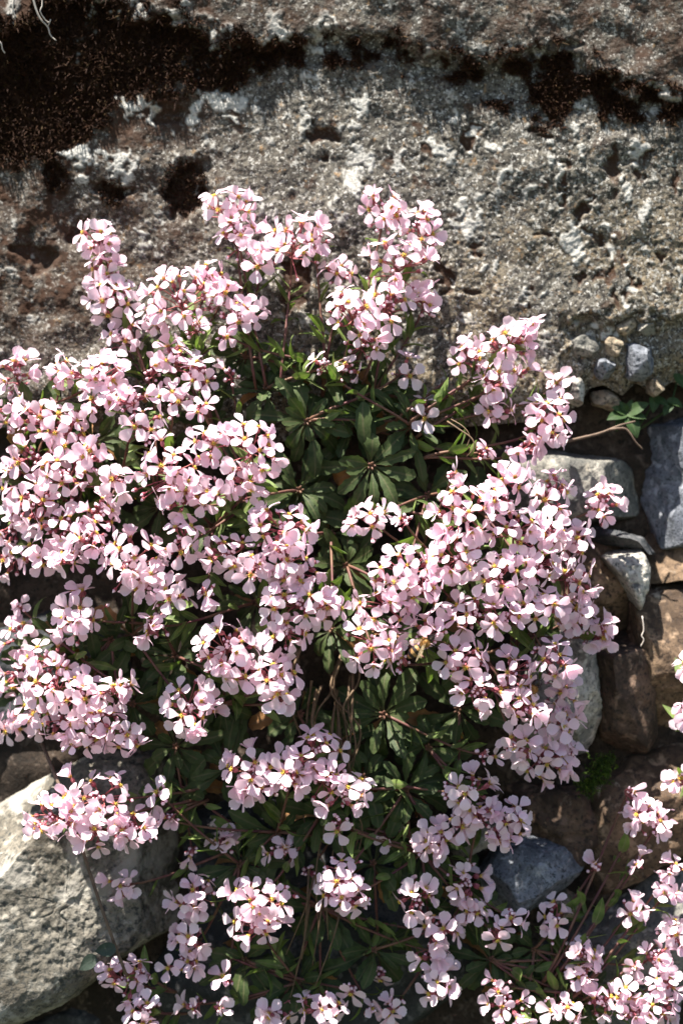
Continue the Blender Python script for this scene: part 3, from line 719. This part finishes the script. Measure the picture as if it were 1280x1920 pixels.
top_ros = [(575, 790, 95, 15, 1.0, (0.05, -1, -0.1)), (500, 730, 70, 12, 0.9, (-0.1, -0.8, 0.5)), (610, 690, 60, 12, 0.9, (0.1, -0.6, 0.8)), (770, 800, 80, 13, 0.95, (0.5, -0.8, 0.3)), (400, 800, 50, 11, 0.9), (310, 720, 40, 9, 0.8), (660, 800, 30, 12, 1.2), (460, 670, 40, 10, 0.8), (700, 740, 50, 11, 0.9)]
right_ros = [(695, 872, 105, 15, 1.05, (0.1, -1, -0.15)), (800, 930, 70, 12), (740, 1190, 50, 12), (850, 1080, 60, 11), (900, 1230, 50, 10), (650, 1060, 60, 13), (900, 960, 50, 10), (960, 1120, 45, 10), (780, 1050, 40, 11)]
centre_ros = [(560, 920, 70, 13), (400, 990, 55, 12), (480, 1130, 60, 12), (620, 1180, 60, 10), (330, 1230, 45, 13), (250, 1190, 40, 11), (420, 1320, 55, 13), (540, 960, 40, 12, 1.2), (480, 940, 60, 11), (300, 950, 50, 11), (620, 1000, 50, 11)]
top_cl = [  # top racemes
    (432, 375, 58, 52, 7, dict(d=78, root=(480, 730, 70))), (445, 430, 52, 50, 6, dict(d=84, root=(500, 730, 70))), (548, 440, 66, 72, 9, dict(d=92, root=(525, 740, 75))), (490, 470, 40, 45, 3, dict(d=88)), (590, 430, 36, 36, 3, dict(d=84)),
    (178, 440, 46, 44, 7, dict(d=70, root=(290, 740, 50), face=(-0.2, -0.8, 0.5))), (188, 505, 46, 44, 6, dict(d=72, root=(290, 740, 50), face=(-0.2, -0.8, 0.5))), (200, 555, 58, 52, 8, dict(d=76, root=(290, 740, 50), face=(-0.2, -0.9, 0.3))), (225, 625, 50, 34, 4, dict(d=76, root=(290, 740, 50))),
    (335, 545, 74, 66, 12, dict(d=118, root=(400, 800, 60))), (395, 505, 44, 36, 3, dict(d=90)), (455, 580, 48, 44, 5, dict(d=110)), (420, 545, 42, 40, 3, dict(d=112)), (290, 590, 40, 36, 3, dict(d=100)), (365, 605, 34, 30, 1, dict(d=122)), (420, 620, 34, 30, 1, dict(d=124)),
    (722, 380, 50, 50, 7, dict(d=104, root=(650, 700, 70))), (790, 415, 42, 56, 6, dict(d=92, root=(680, 720, 70))), (750, 480, 70, 52, 9, dict(d=120, root=(660, 700, 70))), (665, 575, 58, 60, 7, dict(d=140, root=(630, 730, 80))), (725, 560, 52, 58, 6, dict(d=130)), (800, 558, 36, 38, 4, dict(d=84)),
    (690, 635, 44, 40, 3, dict(d=140)), (600, 678, 30, 30, 1, dict(d=150)), (640, 500, 40, 36, 3, dict(d=90)), (655, 690, 40, 30, 2, dict(d=120)),
    # upper right
    (885, 655, 48, 42, 5, dict(d=100, root=(740, 790, 80))), (955, 640, 52, 44, 7, dict(d=96, root=(760, 800, 80))), (990, 612, 30, 32, 3, dict(d=90, root=(760, 800, 80))), (930, 705, 44, 44, 6, dict(d=100, root=(780, 820, 80))), (975, 690, 30, 30, 2, dict(d=90)),
    (1035, 785, 52, 62, 11, dict(d=104, root=(790, 860, 80))), (1045, 722, 28, 26, 2, dict(d=50, root=(820, 800, 60))), (940, 765, 46, 34, 4, dict(d=96)), (985, 840, 44, 34, 4, dict(d=110, root=(790, 860, 80))), (910, 845, 26, 26, 1, dict(d=120)), (760, 690, 36, 26, 2, dict(d=100)), (800, 770, 34, 24, 2, dict(d=100)),
    ]
right_cl = [
    (850, 885, 28, 28, 1, dict(d=190)), (880, 960, 62, 66, 10, dict(d=204, root=(760, 960, 90))), (935, 930, 48, 40, 4), (855, 1040, 62, 54, 9, dict(d=206)), (960, 890, 44, 38, 4), (1035, 915, 46, 50, 7, dict(d=112)), (965, 985, 58, 46, 7), (1030, 990, 50, 42, 6), (1085, 1020, 40, 46, 5, dict(d=92)),
    (755, 1080, 68, 56, 11, dict(d=216)), (715, 1135, 66, 44, 8, dict(d=214)), (800, 1110, 44, 40, 4), (935, 1075, 60, 48, 8), (1010, 1065, 50, 40, 6), (1080, 1090, 48, 50, 7, dict(d=100)), (1135, 940, 40, 48, 6, dict(d=52, root=(900, 1010, 60))),
    (700, 1210, 60, 56, 9, dict(d=214)), (745, 1240, 30, 30, 2), (890, 1150, 62, 46, 8), (950, 1160, 48, 42, 5), (1015, 1135, 56, 42, 7), (1080, 1150, 44, 38, 5, dict(d=96)), (1125, 1185, 36, 44, 6, dict(d=60, root=(900, 1180, 60))), (870, 1235, 48, 44, 5), (800, 1180, 40, 36, 3),
    (960, 1265, 52, 46, 7), (1040, 1235, 46, 46, 6), (900, 1300, 50, 40, 5), (1060, 1300, 42, 46, 6, dict(d=92)), (985, 1330, 46, 36, 5), (1050, 1365, 46, 42, 6, dict(d=90)), (1020, 1430, 62, 50, 9, dict(d=96)), (975, 1400, 40, 36, 4), (1070, 1420, 30, 36, 3, dict(d=80)),
    (655, 968, 32, 32, 1, dict(d=212)), (695, 965, 38, 46, 4, dict(d=180)), (757, 972, 30, 28, 1, dict(d=212)),
    ]
centre_cl = [
    (330, 665, 46, 46, 4, dict(d=130)), (375, 690, 36, 40, 3, dict(d=136)), (430, 695, 30, 36, 1, dict(d=112)), (325, 740, 46, 40, 4, dict(d=130)), (285, 690, 30, 26, 2, dict(d=100)), (265, 795, 44, 38, 4), (390, 825, 44, 44, 4), (375, 760, 34, 30, 2),
    (310, 870, 74, 66, 13, dict(d=212)), (335, 935, 48, 40, 5), (470, 830, 62, 62, 9, dict(d=226)), (465, 905, 50, 38, 5, dict(d=216)), (390, 925, 40, 44, 3), (245, 1040, 66, 62, 11, dict(d=196)), (270, 1085, 56, 36, 5, dict(d=190)), (335, 1010, 44, 46, 4), (325, 1115, 44, 42, 5), (285, 1170, 38, 36, 3), (385, 1115, 30, 26, 2),
    (140, 1145, 54, 62, 10, dict(d=140, root=(270, 1170, 60))), (525, 985, 68, 50, 9, dict(d=236)), (425, 1035, 54, 46, 6, dict(d=216)), (545, 1050, 66, 52, 9, dict(d=238)), (560, 1130, 76, 56, 10, dict(d=236)), (540, 1185, 50, 40, 5, dict(d=230)), (480, 1070, 40, 36, 3), (625, 1140, 36, 36, 3),
    (425, 1205, 62, 56, 10, dict(d=212)), (440, 1260, 54, 38, 6, dict(d=206)), (525, 1265, 56, 48, 7, dict(d=220)), (540, 1310, 44, 30, 3), (360, 1330, 60, 56, 9, dict(d=180))]
plant('tall upright rockcress with pale pink racemes standing against the boulder', 600, 780, 20, top_ros, top_cl, 1, nleaf=9)
plant('densest rockcress cushion of pink flowers, beside the right-hand stones', 760, 980, 20, right_ros, right_cl, 7)
plant('rockcress with rounded bright clusters in the centre, left of the hanging straw', 500, 1040, 20, centre_ros, centre_cl, 8)

left_ros = [(60, 900, 50, 11), (160, 960, 50, 11), (100, 1010, 40, 10), (180, 830, 40, 10), (230, 900, 45, 10), (60, 780, 40, 9)]
left_cl = [(28, 690, 42, 46, 5), (15, 760, 36, 46, 4), (115, 690, 34, 40, 3, dict(d=110)), (190, 690, 64, 50, 9, dict(d=150)), (200, 745, 52, 38, 6, dict(d=150)), (75, 775, 50, 44, 5), (125, 800, 54, 50, 7), (60, 850, 62, 46, 7), (125, 880, 60, 52, 8, dict(d=160)), (20, 900, 46, 46, 5), (215, 900, 36, 36, 3),
           (60, 940, 56, 48, 6), (190, 960, 46, 42, 5), (120, 990, 58, 46, 7), (20, 990, 50, 50, 5), (60, 1045, 46, 40, 4), (125, 1050, 46, 34, 4), (175, 1010, 40, 34, 3), (10, 1050, 34, 40, 3), (250, 740, 40, 36, 3), (170, 850, 36, 34, 3)]
plant('lilac-pink rockcress massed at the left edge below the grey boulder', 80, 920, 10, left_ros, left_cl, 2)

ll_ros = [(110, 1200, 45, 10), (190, 1260, 50, 11), (60, 1290, 40, 10), (250, 1320, 40, 10), (210, 1200, 40, 9)]
ll_cl = [(30, 1190, 46, 50, 5), (85, 1230, 56, 46, 6), (25, 1260, 46, 46, 5), (90, 1280, 62, 50, 8, dict(d=150)), (150, 1300, 54, 46, 6), (60, 1345, 60, 42, 6), (120, 1360, 56, 40, 6), (15, 1360, 40, 36, 3), (185, 1345, 50, 40, 5), (230, 1385, 46, 36, 5), (170, 1390, 46, 30, 4), (205, 1290, 40, 30, 3), (30, 1130, 26, 26, 1, dict(d=60)), (240, 1290, 24, 24, 1)]
plant('rockcress spray at the left edge between dark slate stone and pale boulder', 120, 1250, 10, ll_ros, ll_cl, 3)

low_ros = [(720, 1340, 60, 15, 1.15), (680, 1460, 50, 14, 1.1), (760, 1480, 55, 13), (600, 1530, 50, 13), (430, 1440, 60, 12), (520, 1560, 45, 12), (700, 1620, 50, 13), (450, 1620, 45, 12), (800, 1400, 45, 12), (560, 1340, 50, 12), (600, 1700, 30, 10), (790, 1600, 40, 12), (460, 1800, 30, 10), (700, 1780, 30, 11), (560, 1840, 30, 10), (350, 1480, 50, 10), (640, 1390, 40, 12), (860, 1330, 40, 11), (330, 1400, 45, 10), (860, 1700, 30, 10)]
low_cl = [(470, 1440, 66, 50, 9, dict(d=170)), (480, 1480, 54, 36, 5, dict(d=166)), (600, 1405, 66, 44, 7, dict(d=186)), (590, 1460, 54, 44, 6, dict(d=184)), (650, 1485, 54, 46, 6, dict(d=192)), (632, 1540, 36, 28, 1, dict(d=180)), (545, 1455, 34, 34, 3), 
          (170, 1490, 80, 52, 11, dict(d=176, root=(380, 1480, 60))), (90, 1530, 70, 44, 9, dict(d=170, root=(370, 1500, 60))), (175, 1555, 72, 44, 9, dict(d=170, root=(380, 1500, 60))), (245, 1550, 50, 44, 5, dict(d=160, root=(390, 1500, 60))), (295, 1483, 32, 30, 1, dict(d=140)), (312, 1535, 26, 28, 2, dict(d=120, bells=0.9)),
          (225, 1660, 40, 40, 4, dict(d=64, root=(420, 1600, 40), bells=0.6)), (412, 1570, 38, 34, 4, dict(d=60, bells=0.6)), (360, 1605, 26, 22, 1, dict(d=60)), (530, 1600, 40, 26, 3, dict(d=80)), (390, 1640, 22, 22, 1, dict(d=60)),
          (355, 1690, 48, 44, 6, dict(d=86, bells=0.4)), (480, 1690, 68, 46, 9, dict(d=150)), (480, 1735, 60, 36, 6, dict(d=146)), (350, 1755, 44, 36, 5, dict(d=70)), (345, 1805, 46, 36, 5, dict(d=60)), (635, 1645, 50, 44, 5, dict(d=168)), (645, 1685, 54, 40, 6, dict(d=164)),
          (225, 1835, 52, 46, 6, dict(d=84, root=(330, 1860, 20))), (262, 1820, 32, 28, 1, dict(d=90, root=(330, 1860, 20))), (265, 1895, 42, 38, 5, dict(d=100, root=(350, 1900, 20))), (360, 1885, 32, 32, 2, dict(d=70)), (400, 1888, 30, 28, 1, dict(d=70)), (425, 1848, 28, 28, 1, dict(d=74)), (515, 1902, 44, 34, 4, dict(d=80)), (600, 1895, 56, 38, 6, dict(d=100)), (665, 1856, 28, 28, 1, dict(d=74)), (735, 1895, 40, 30, 3, dict(d=74)), (575, 1640, 20, 24, 1, dict(d=50, bells=0.9)),
          (890, 1480, 54, 46, 7, dict(d=130)), (900, 1520, 44, 34, 4, dict(d=124)), (960, 1540, 50, 42, 7, dict(d=124)), (940, 1570, 36, 26, 3, dict(d=116)), (830, 1570, 56, 36, 6, dict(d=110)), (800, 1590, 34, 26, 2, dict(d=110)), (910, 1415, 28, 26, 1, dict(d=120)), (735, 1562, 34, 24, 2, dict(d=64, bells=0.6)), (860, 1545, 36, 34, 3, dict(d=104)),
          (780, 1690, 46, 48, 6, dict(d=110)), (880, 1660, 46, 46, 6, dict(d=84, bells=0.35)), (890, 1705, 40, 34, 4, dict(d=80)), (830, 1745, 56, 38, 6, dict(d=90)), (815, 1785, 40, 26, 3, dict(d=84)), (820, 1850, 46, 52, 7, dict(d=90)), (960, 1720, 30, 30, 2, dict(d=90)), (935, 1755, 34, 30, 2, dict(d=90)), (700, 1900, 30, 26, 1, dict(d=60)), (715, 1830, 22, 18, 1, dict(d=40))]
plant('loose rockcress with scattered drooping clusters in the shady bottom half', 640, 1560, 0, low_ros, low_cl, 4)

lr_ros = [(960, 1850, 40, 12, 0.9), (1040, 1900, 45, 12, 0.9), (920, 1800, 30, 11, 0.9), (1090, 1860, 40, 11, 0.8), (1000, 1780, 30, 10, 0.8)]
lrr = [(960, 1850, 40), (1040, 1900, 45), (1090, 1860, 40)]
lr_cl = [(1205, 1525, 40, 38, 6, dict(d=60, root=(1010, 1850, 40))), (1238, 1540, 26, 30, 3, dict(d=60, root=(1020, 1850, 40))), (1120, 1622, 22, 22, 1, dict(d=56, bells=0.9)), (1200, 1615, 28, 28, 2, dict(d=60, root=(1020, 1850, 40), bells=0.5)), (1180, 1480, 24, 20, 1, dict(d=54, root=(1010, 1850, 40), bells=0.9)),
         (1190, 1700, 36, 36, 4, dict(d=70, root=(1040, 1880, 45), bells=0.4)), (1265, 1625, 34, 34, 3, dict(d=70, root=(1060, 1880, 45))), (1260, 1665, 38, 36, 4, dict(d=70, root=(1060, 1880, 45))), (1035, 1715, 30, 48, 4, dict(d=70)), (1100, 1790, 42, 42, 5, dict(d=84)), (1095, 1825, 36, 30, 3, dict(d=84)), (1265, 1745, 36, 40, 5, dict(d=76, root=(1080, 1880, 45))),
         (1230, 1790, 38, 36, 4, dict(d=80, root=(1080, 1890, 45))), (1195, 1810, 26, 26, 1, dict(d=80)), (930, 1845, 36, 30, 2, dict(d=90)), (945, 1885, 44, 40, 5, dict(d=96)), (1060, 1890, 44, 38, 5, dict(d=96)), (1130, 1880, 36, 36, 3, dict(d=90)), (1180, 1860, 44, 34, 4, dict(d=90)), (1250, 1840, 40, 36, 5, dict(d=90, root=(1090, 1900, 45))), (1245, 1890, 46, 36, 6, dict(d=90, root=(1090, 1900, 45))), (1190, 1905, 34, 26, 3, dict(d=90)), (985, 1910, 26, 26, 1, dict(d=96))]
plant('separate rockcress at the lower right corner with long dark red stalks', 1040, 1900, 20, lr_ros, [(c[0], c[1], c[2], c[3], max(1, int(round(c[4]*0.95))), {**dict(bells=0.35), **c[5]}) if len(c) > 5 else c for c in lr_cl], 5, fs=0.95)
plant('sprig of white rockcress flowers cut by the right picture edge', 1360, 1420, 20, [(1370, 1420, 40, 9, 0.8)],
      [(1278, 1250, 26, 30, 2, dict(d=70)), (1282, 1335, 30, 34, 3, dict(d=70)), (1275, 1465, 26, 28, 2, dict(d=60))], 6)

# ------------------------------------------------------------------ small things
def tubes_thing(name, label, cat, parts, mat, part_name=None):
    """parts: list of (points (px,py,d), radius list)"""
    if part_name is None:
        mb = MB()
        for pts, r in parts: mb.tube([P(*q) for q in pts], r, 7)
        c = P(*parts[0][0][0]); return tag(link(name, mesh_np(name, np.array(mb.v)-c, mb.f, [mat], mb.mi, mb.uv), loc=tow(c)), label, cat)
    c = P(*parts[0][0][0]); root = bpy.data.objects.new(name, None); COL.objects.link(root); root.location = tow(c); WL[root.name] = tow(c)
    root.empty_display_size = 0.01; tag(root, label, cat)
    for pts, r in parts:
        mb = MB(); mb.tube([P(*q) for q in pts], r, 5); q0 = P(*pts[0])
        link(part_name, mesh_np(part_name, np.array(mb.v)-q0, mb.f, [mat], mb.mi, mb.uv), root, tow(q0))
    return root
def smooth_path(pts, n=14):
    a = np.array(pts, float); t = np.linspace(0, len(a)-1, n); out = []
    for s in t:
        i = min(int(s), len(a)-2); f = s-i
        p0, p1, p2, p3 = a[max(i-1, 0)], a[i], a[i+1], a[min(i+2, len(a)-1)]
        out.append(tuple(0.5*((2*p1)+(-p0+p2)*f+(2*p0-5*p1+4*p2-p3)*f*f+(-p0+3*p1-3*p2+p3)*f**3)))
    return out
st = []
for i in range(15):
    x0 = random.uniform(575, 690); y0 = random.uniform(1180, 1330); L = random.uniform(160, 480); dx = random.gauss(-4, 20)
    st.append((smooth_path([(x0, y0, 60), (x0+dx*0.3+random.gauss(0, 14), y0+L*0.25, 84+random.gauss(0, 14)), (x0+dx*0.5+random.gauss(0, 14), y0+L*0.5, 76+random.gauss(0, 16)), (x0+dx*0.8+random.gauss(0, 14), y0+L*0.75, 74+random.gauss(0, 14)), (x0+dx+random.gauss(0, 16), y0+L, 70)], 20), [random.uniform(0.8, 1.3)*w for w in np.linspace(2.5, 0.9, 20)]))
for i in range(8):
    x0 = random.uniform(560, 640); y0 = random.uniform(1620, 1700); L = random.uniform(80, 180); dx = random.gauss(-20, 24)
    st.append((smooth_path([(x0, y0, 60), (x0+dx*0.3, y0+L*0.4, 84), (x0+dx, y0+L, 76)]), list(np.linspace(2.4, 0.8, 14))))
tubes_thing('dry_straw_tuft', 'hank of dry brown straw hanging down the middle of the plants', 'dry straw', st, M['straw'], 'straw')
tubes_thing('root_twig', 'forked brown root twig lying in the gap under the boulder', 'twig', [
    (smooth_path([(1050, 830, 30), (1085, 822, 24), (1125, 812, 20), (1160, 798, 16), (1190, 790, 8)]), list(np.linspace(3.4, 1.8, 14))),
    (smooth_path([(1140, 806, 20), (1168, 803, 26), (1180, 812, 28), (1190, 828, 28), (1204, 842, 24)]), list(np.linspace(2.6, 1.6, 14)))], M['twig'])
tubes_thing('root_fibre', 'longest pale dangling root fibre over the left moss', 'root fibre', [
    (smooth_path([(58, -30, 80), (66, 10, 74), (76, 35, 70), (90, 50, 64), (95, 66, 62), (106, 76, 62)]), list(np.linspace(2.2, 1.0, 14))),
    (smooth_path([(78, -30, 80), (80, 8, 76), (76, 22, 74), (90, 42, 66), (96, 36, 66), (90, 50, 64)]), list(np.linspace(1.4, 0.9, 14)))], M['fibre'])
tubes_thing('root_fibre', 'short white root fibre at the top left corner', 'root fibre', [(smooth_path([(30, -30, 80), (26, 2, 76), (25, 18, 72), (31, 33, 70)]), list(np.linspace(2.6, 1.2, 14)))], M['fibre'])
tubes_thing('root_fibre', 'thin root fibre at the left edge beside the brown moss', 'root fibre', [(smooth_path([(-30, 60, 60), (0, 78, 56), (5, 92, 52), (10, 100, 50)]), list(np.linspace(1.6, 1.0, 14)))], M['fibre'])
tubes_thing('wiry_stalk', 'thin bent dry stalk among the right-hand stems', 'dry stalk', [
    (smooth_path([(838, 790, 130), (862, 806, 150), (884, 822, 160), (888, 840, 160), (874, 856, 150)]), list(np.linspace(1.6, 1.0, 14))),
    (smooth_path([(845, 786, 130), (868, 800, 150), (880, 818, 156), (874, 838, 156)]), list(np.linspace(1.2, 0.8, 14)))], M['straw'])
tubes_thing('root_hair', 'thin dry rootlet on the rusty brown stones', 'rootlet', [(smooth_path([(1203, 1155, 40), (1206, 1180, 40), (1202, 1192, 40), (1206, 1200, 40), (1200, 1212, 38)]), 1.3)], M['fibre'])

def leafy(name, label, cat, stems, leaves, mat):
    """stems: (points, r0, r1); leaves: (px,py,d, direction, up, mesh, scale)"""
    c = P(*stems[0][0][0]); root = bpy.data.objects.new(name, None); COL.objects.link(root); root.location = tow(c); WL[root.name] = tow(c)
    root.empty_display_size = 0.01; tag(root, label, cat)
    for pts, r0, r1 in stems:
        mb = MB(); sp = smooth_path(pts); mb.tube([P(*q) for q in sp], list(np.linspace(r0, r1, len(sp))), 6); q0 = P(*pts[0])
        link('stem', mesh_np('stem', np.array(mb.v)-q0, mb.f, [mat], mb.mi, mb.uv), root, tow(q0))
    for px, py, d, dr, up, me, sc in leaves: link('leaf', me, root, tow(P(px, py, d)), basis(np.array(dr, float), np.array(up, float)), sc)
    return root
WL_ = [make_leaf('weed_leaf', 60, 16, M['weed'], 200+i, False, 0.2, 0.3+0.15*i, 9, 'lance') for i in range(3)]
wl = []
for i, (dx, dz, s) in enumerate([(-0.9, -0.25, 0.95), (-0.5, 0.75, 0.6), (0.25, 0.9, 0.6), (0.9, 0.35, 0.95), (0.35, -0.9, 1.1), (-0.55, -0.8, 0.85), (0.8, -0.3, 0.8), (-0.9, 0.35, 0.7)]):
    wl.append((1174, 775, -34, (dx, -0.35, dz), (dx*0.3, -1, 0.5), WL_[i % 3], s*0.82))
for i, (px, py, dx, dz, s) in enumerate([(1225, 745, 0.6, -0.5, 0.7), (1228, 740, -0.2, -0.9, 0.8), (1250, 750, 0.9, -0.2, 0.7), (1265, 700, 0.4, -0.9, 0.8), (1258, 755, -0.5, -0.7, 0.7)]):
    wl.append((px, py, -50, (dx, -0.4, dz), (dx*0.3, -1, 0.5), WL_[i % 3], s*0.82))
leafy('weed', 'small green broad-leaved weed in the gap under the boulder', 'weed', [([(1185, 810, -90), (1180, 790, -70), (1174, 775, -34)], 3, 2), ([(1190, 810, -90), (1215, 770, -70), (1228, 742, -50)], 2.5, 1.6), ([(1190, 810, -90), (1240, 775, -60), (1258, 752, -50), (1268, 715, -50)], 2.5, 1.4)], wl, M['weed'])
DL = [make_leaf('round_leaf', 44, 15, M['darkleaf'], 230+i, False, 0.1, 0.2, 9, 'lance') for i in range(2)]
leafy('trailing_stem', 'thin grey trailing stem with two dark round leaves across the pale boulder', 'creeper', [([(80, 1395, 40), (102, 1450, 110), (135, 1530, 140), (160, 1610, 142), (190, 1700, 142), (215, 1770, 134), (238, 1830, 110)], 3.4, 3.0), ([(217, 1775, 134), (205, 1783, 140), (200, 1785, 140)], 1.4, 1.0), ([(217, 1775, 134), (190, 1798, 140), (182, 1800, 140)], 1.4, 1.0)],
      [(217, 1776, 142, (-0.95, -0.1, -0.28), (0, -1, 0.2), DL[0], 0.85), (182, 1796, 142, (-0.9, -0.1, -0.35), (0, -1, 0.2), DL[1], 0.85)], M['twig'])

# honeybees
M['bee_hair'] = plain('bee_thorax', (0.16, 0.07, 0.015), (0.32, 0.17, 0.05), 900, 0.9)
M['bee_dark'] = plain('bee_dark', (0.014, 0.010, 0.008), (0.03, 0.02, 0.014), 500, 0.35)
M['bee_band'] = plain('bee_band', (0.24, 0.13, 0.04), (0.34, 0.2, 0.08), 500, 0.6)
mw, nw, bw = new_mat('bee_wing'); bw.inputs['Base Color'].default_value = (0.75, 0.68, 0.55, 1); bw.inputs['Roughness'].default_value = 0.25; bw.inputs['Alpha'].default_value = 0.28
vo = N(nw, 'ShaderNodeTexVoronoi'); vo.feature = 'DISTANCE_TO_EDGE'; vo.inputs['Scale'].default_value = 900
nw.links.new(N(nw, 'ShaderNodeTexCoord').outputs['Object'], vo.inputs['Vector'])
nw.links.new(mix(nw, ramp(nw, vo.outputs['Distance'], [(0.0, 1.0), (0.08, 0.0)]), (0.45, 0.36, 0.22), (0.15, 0.09, 0.04)), bw.inputs['Base Color'])
M['wing'] = mw
def bee(label, px, py, d, head, up, scale=1.0):
    prof = [(-30, 0.4), (-28, 3), (-24, 6), (-18, 8.6), (-12, 9.4), (-6, 9), (-1, 6.5), (1, 2.6), (3, 3.6), (7, 8), (12, 9.4), (17, 7.8), (20, 4), (22, 5.8), (25, 7), (29, 5.4), (32, 2.2), (33, 0.3)]
    k = 12; V = []; F = []; MI = []
    rnd = random.Random(4)
    for (x, r) in prof:
        for j in range(k):
            a = 2*math.pi*j/k; V.append((x, r*math.cos(a), r*0.95*math.sin(a)-(0.02*(x+6)**2*0.3 if x < -6 else 0)))
    for i in range(len(prof)-1):
        for j in range(k):
            F.append((i*k+j, (i+1)*k+j, (i+1)*k+(j+1) % k, i*k+(j+1) % k))
            x = prof[i][0]; MI.append(0 if 1 <= x < 20 else ((2 if i % 2 else 1) if x < 1 else 1))
    c = P(px, py, d); root = bpy.data.objects.new('honeybee', None); COL.objects.link(root); root.location = tow(c); WL[root.name] = tow(c); root.empty_display_size = 0.01
    tag(root, label, 'bee', 'bees on the flowers')
    q = basis(np.array(head, float), np.array(up, float))
    link('body', mesh_np('bee_body', V, F, [M['bee_hair'], M['bee_dark'], M['bee_band']], MI), root, tow(c), q, scale)
    hb = MB()
    for i in range(260):
        a = rnd.uniform(0, 6.283); x = rnd.uniform(3, 19); r = np.interp(x, [p[0] for p in prof], [p[1] for p in prof])
        b = np.array([x, r*math.cos(a), r*math.sin(a)]); o = nrm([rnd.gauss(-0.2, 0.3), math.cos(a), math.sin(a)])
        s = nrm(np.cross(o, [1, 0.3, 0.2]))*0.5; hb.add([b-s, b+s, b+o*rnd.uniform(2, 4.5)], [(0, 1, 2)])
    h = link('fur', mesh_np('bee_fur', hb.v, hb.f, [M['bee_hair']]), root, tow(c), q, scale); h['kind'] = 'stuff'
    for sgn in (-1, 1):
        for (L, W, ang, x0) in ((36, 6.5, 0.45, 12), (25, 5, 0.75, 8)):
            wv = []; n = 9
            for i in range(n):
                t = i/(n-1); w = W*math.sin(math.pi*min(1, 0.05+0.95*t)**0.7)**0.7; x = -L*t*math.cos(ang); y = L*t*math.sin(ang)
                nx_, ny_ = math.sin(ang), math.cos(ang)
                wv += [(x0+x-nx_*w*0.5, sgn*(4+y-ny_*w*0.5), 8+2*t), (x0+x+nx_*w*0.5, sgn*(4+y+ny_*w*0.5), 8.6+2*t)]
            link('wing', mesh_np('bee_wing', wv, [(2*i, 2*i+1, 2*i+3, 2*i+2) for i in range(n-1)], [M['wing']]), root, tow(c), q, scale)
        for x in (6, 11, 16):
            mb = MB(); mb.tube([(x, sgn*6, -5), (x+(x-11)*0.6, sgn*13, -7), (x+(x-11)*1.4, sgn*15, -15), (x+(x-11)*1.8, sgn*17, -20)], [1.3, 1.2, 1.0, 0.6], 5)
            link('leg', mesh_np('bee_leg', mb.v, mb.f, [M['bee_dark']]), root, tow(c), q, scale)
        mb = MB(); mb.tube([(31, sgn*2.5, 2), (36, sgn*5, 4), (41, sgn*7, 0)], [0.7, 0.6, 0.5], 5)
        link('antenna', mesh_np('bee_antenna', mb.v, mb.f, [M['bee_dark']]), root, tow(c), q, scale)
        mb = MB(); mb.blob((23, sgn*4.2, 2.5), (0.3, 0, 1), 6, 2.6, 7, 5)
        link('eye', mesh_np('bee_eye', mb.v, mb.f, [M['bee_dark']]), root, tow(c), q, scale)
bee('brown honeybee clinging below a flower near the middle of the mound', 787, 1213, 232, (0.75, -0.15, 0.65), (-0.3, -1, 0.35), 1.0)
bee('amber-furred honeybee on the right side of the mound', 992, 1303, 172, (0.45, -0.2, 0.85), (0.35, -1, 0.2), 1.0)
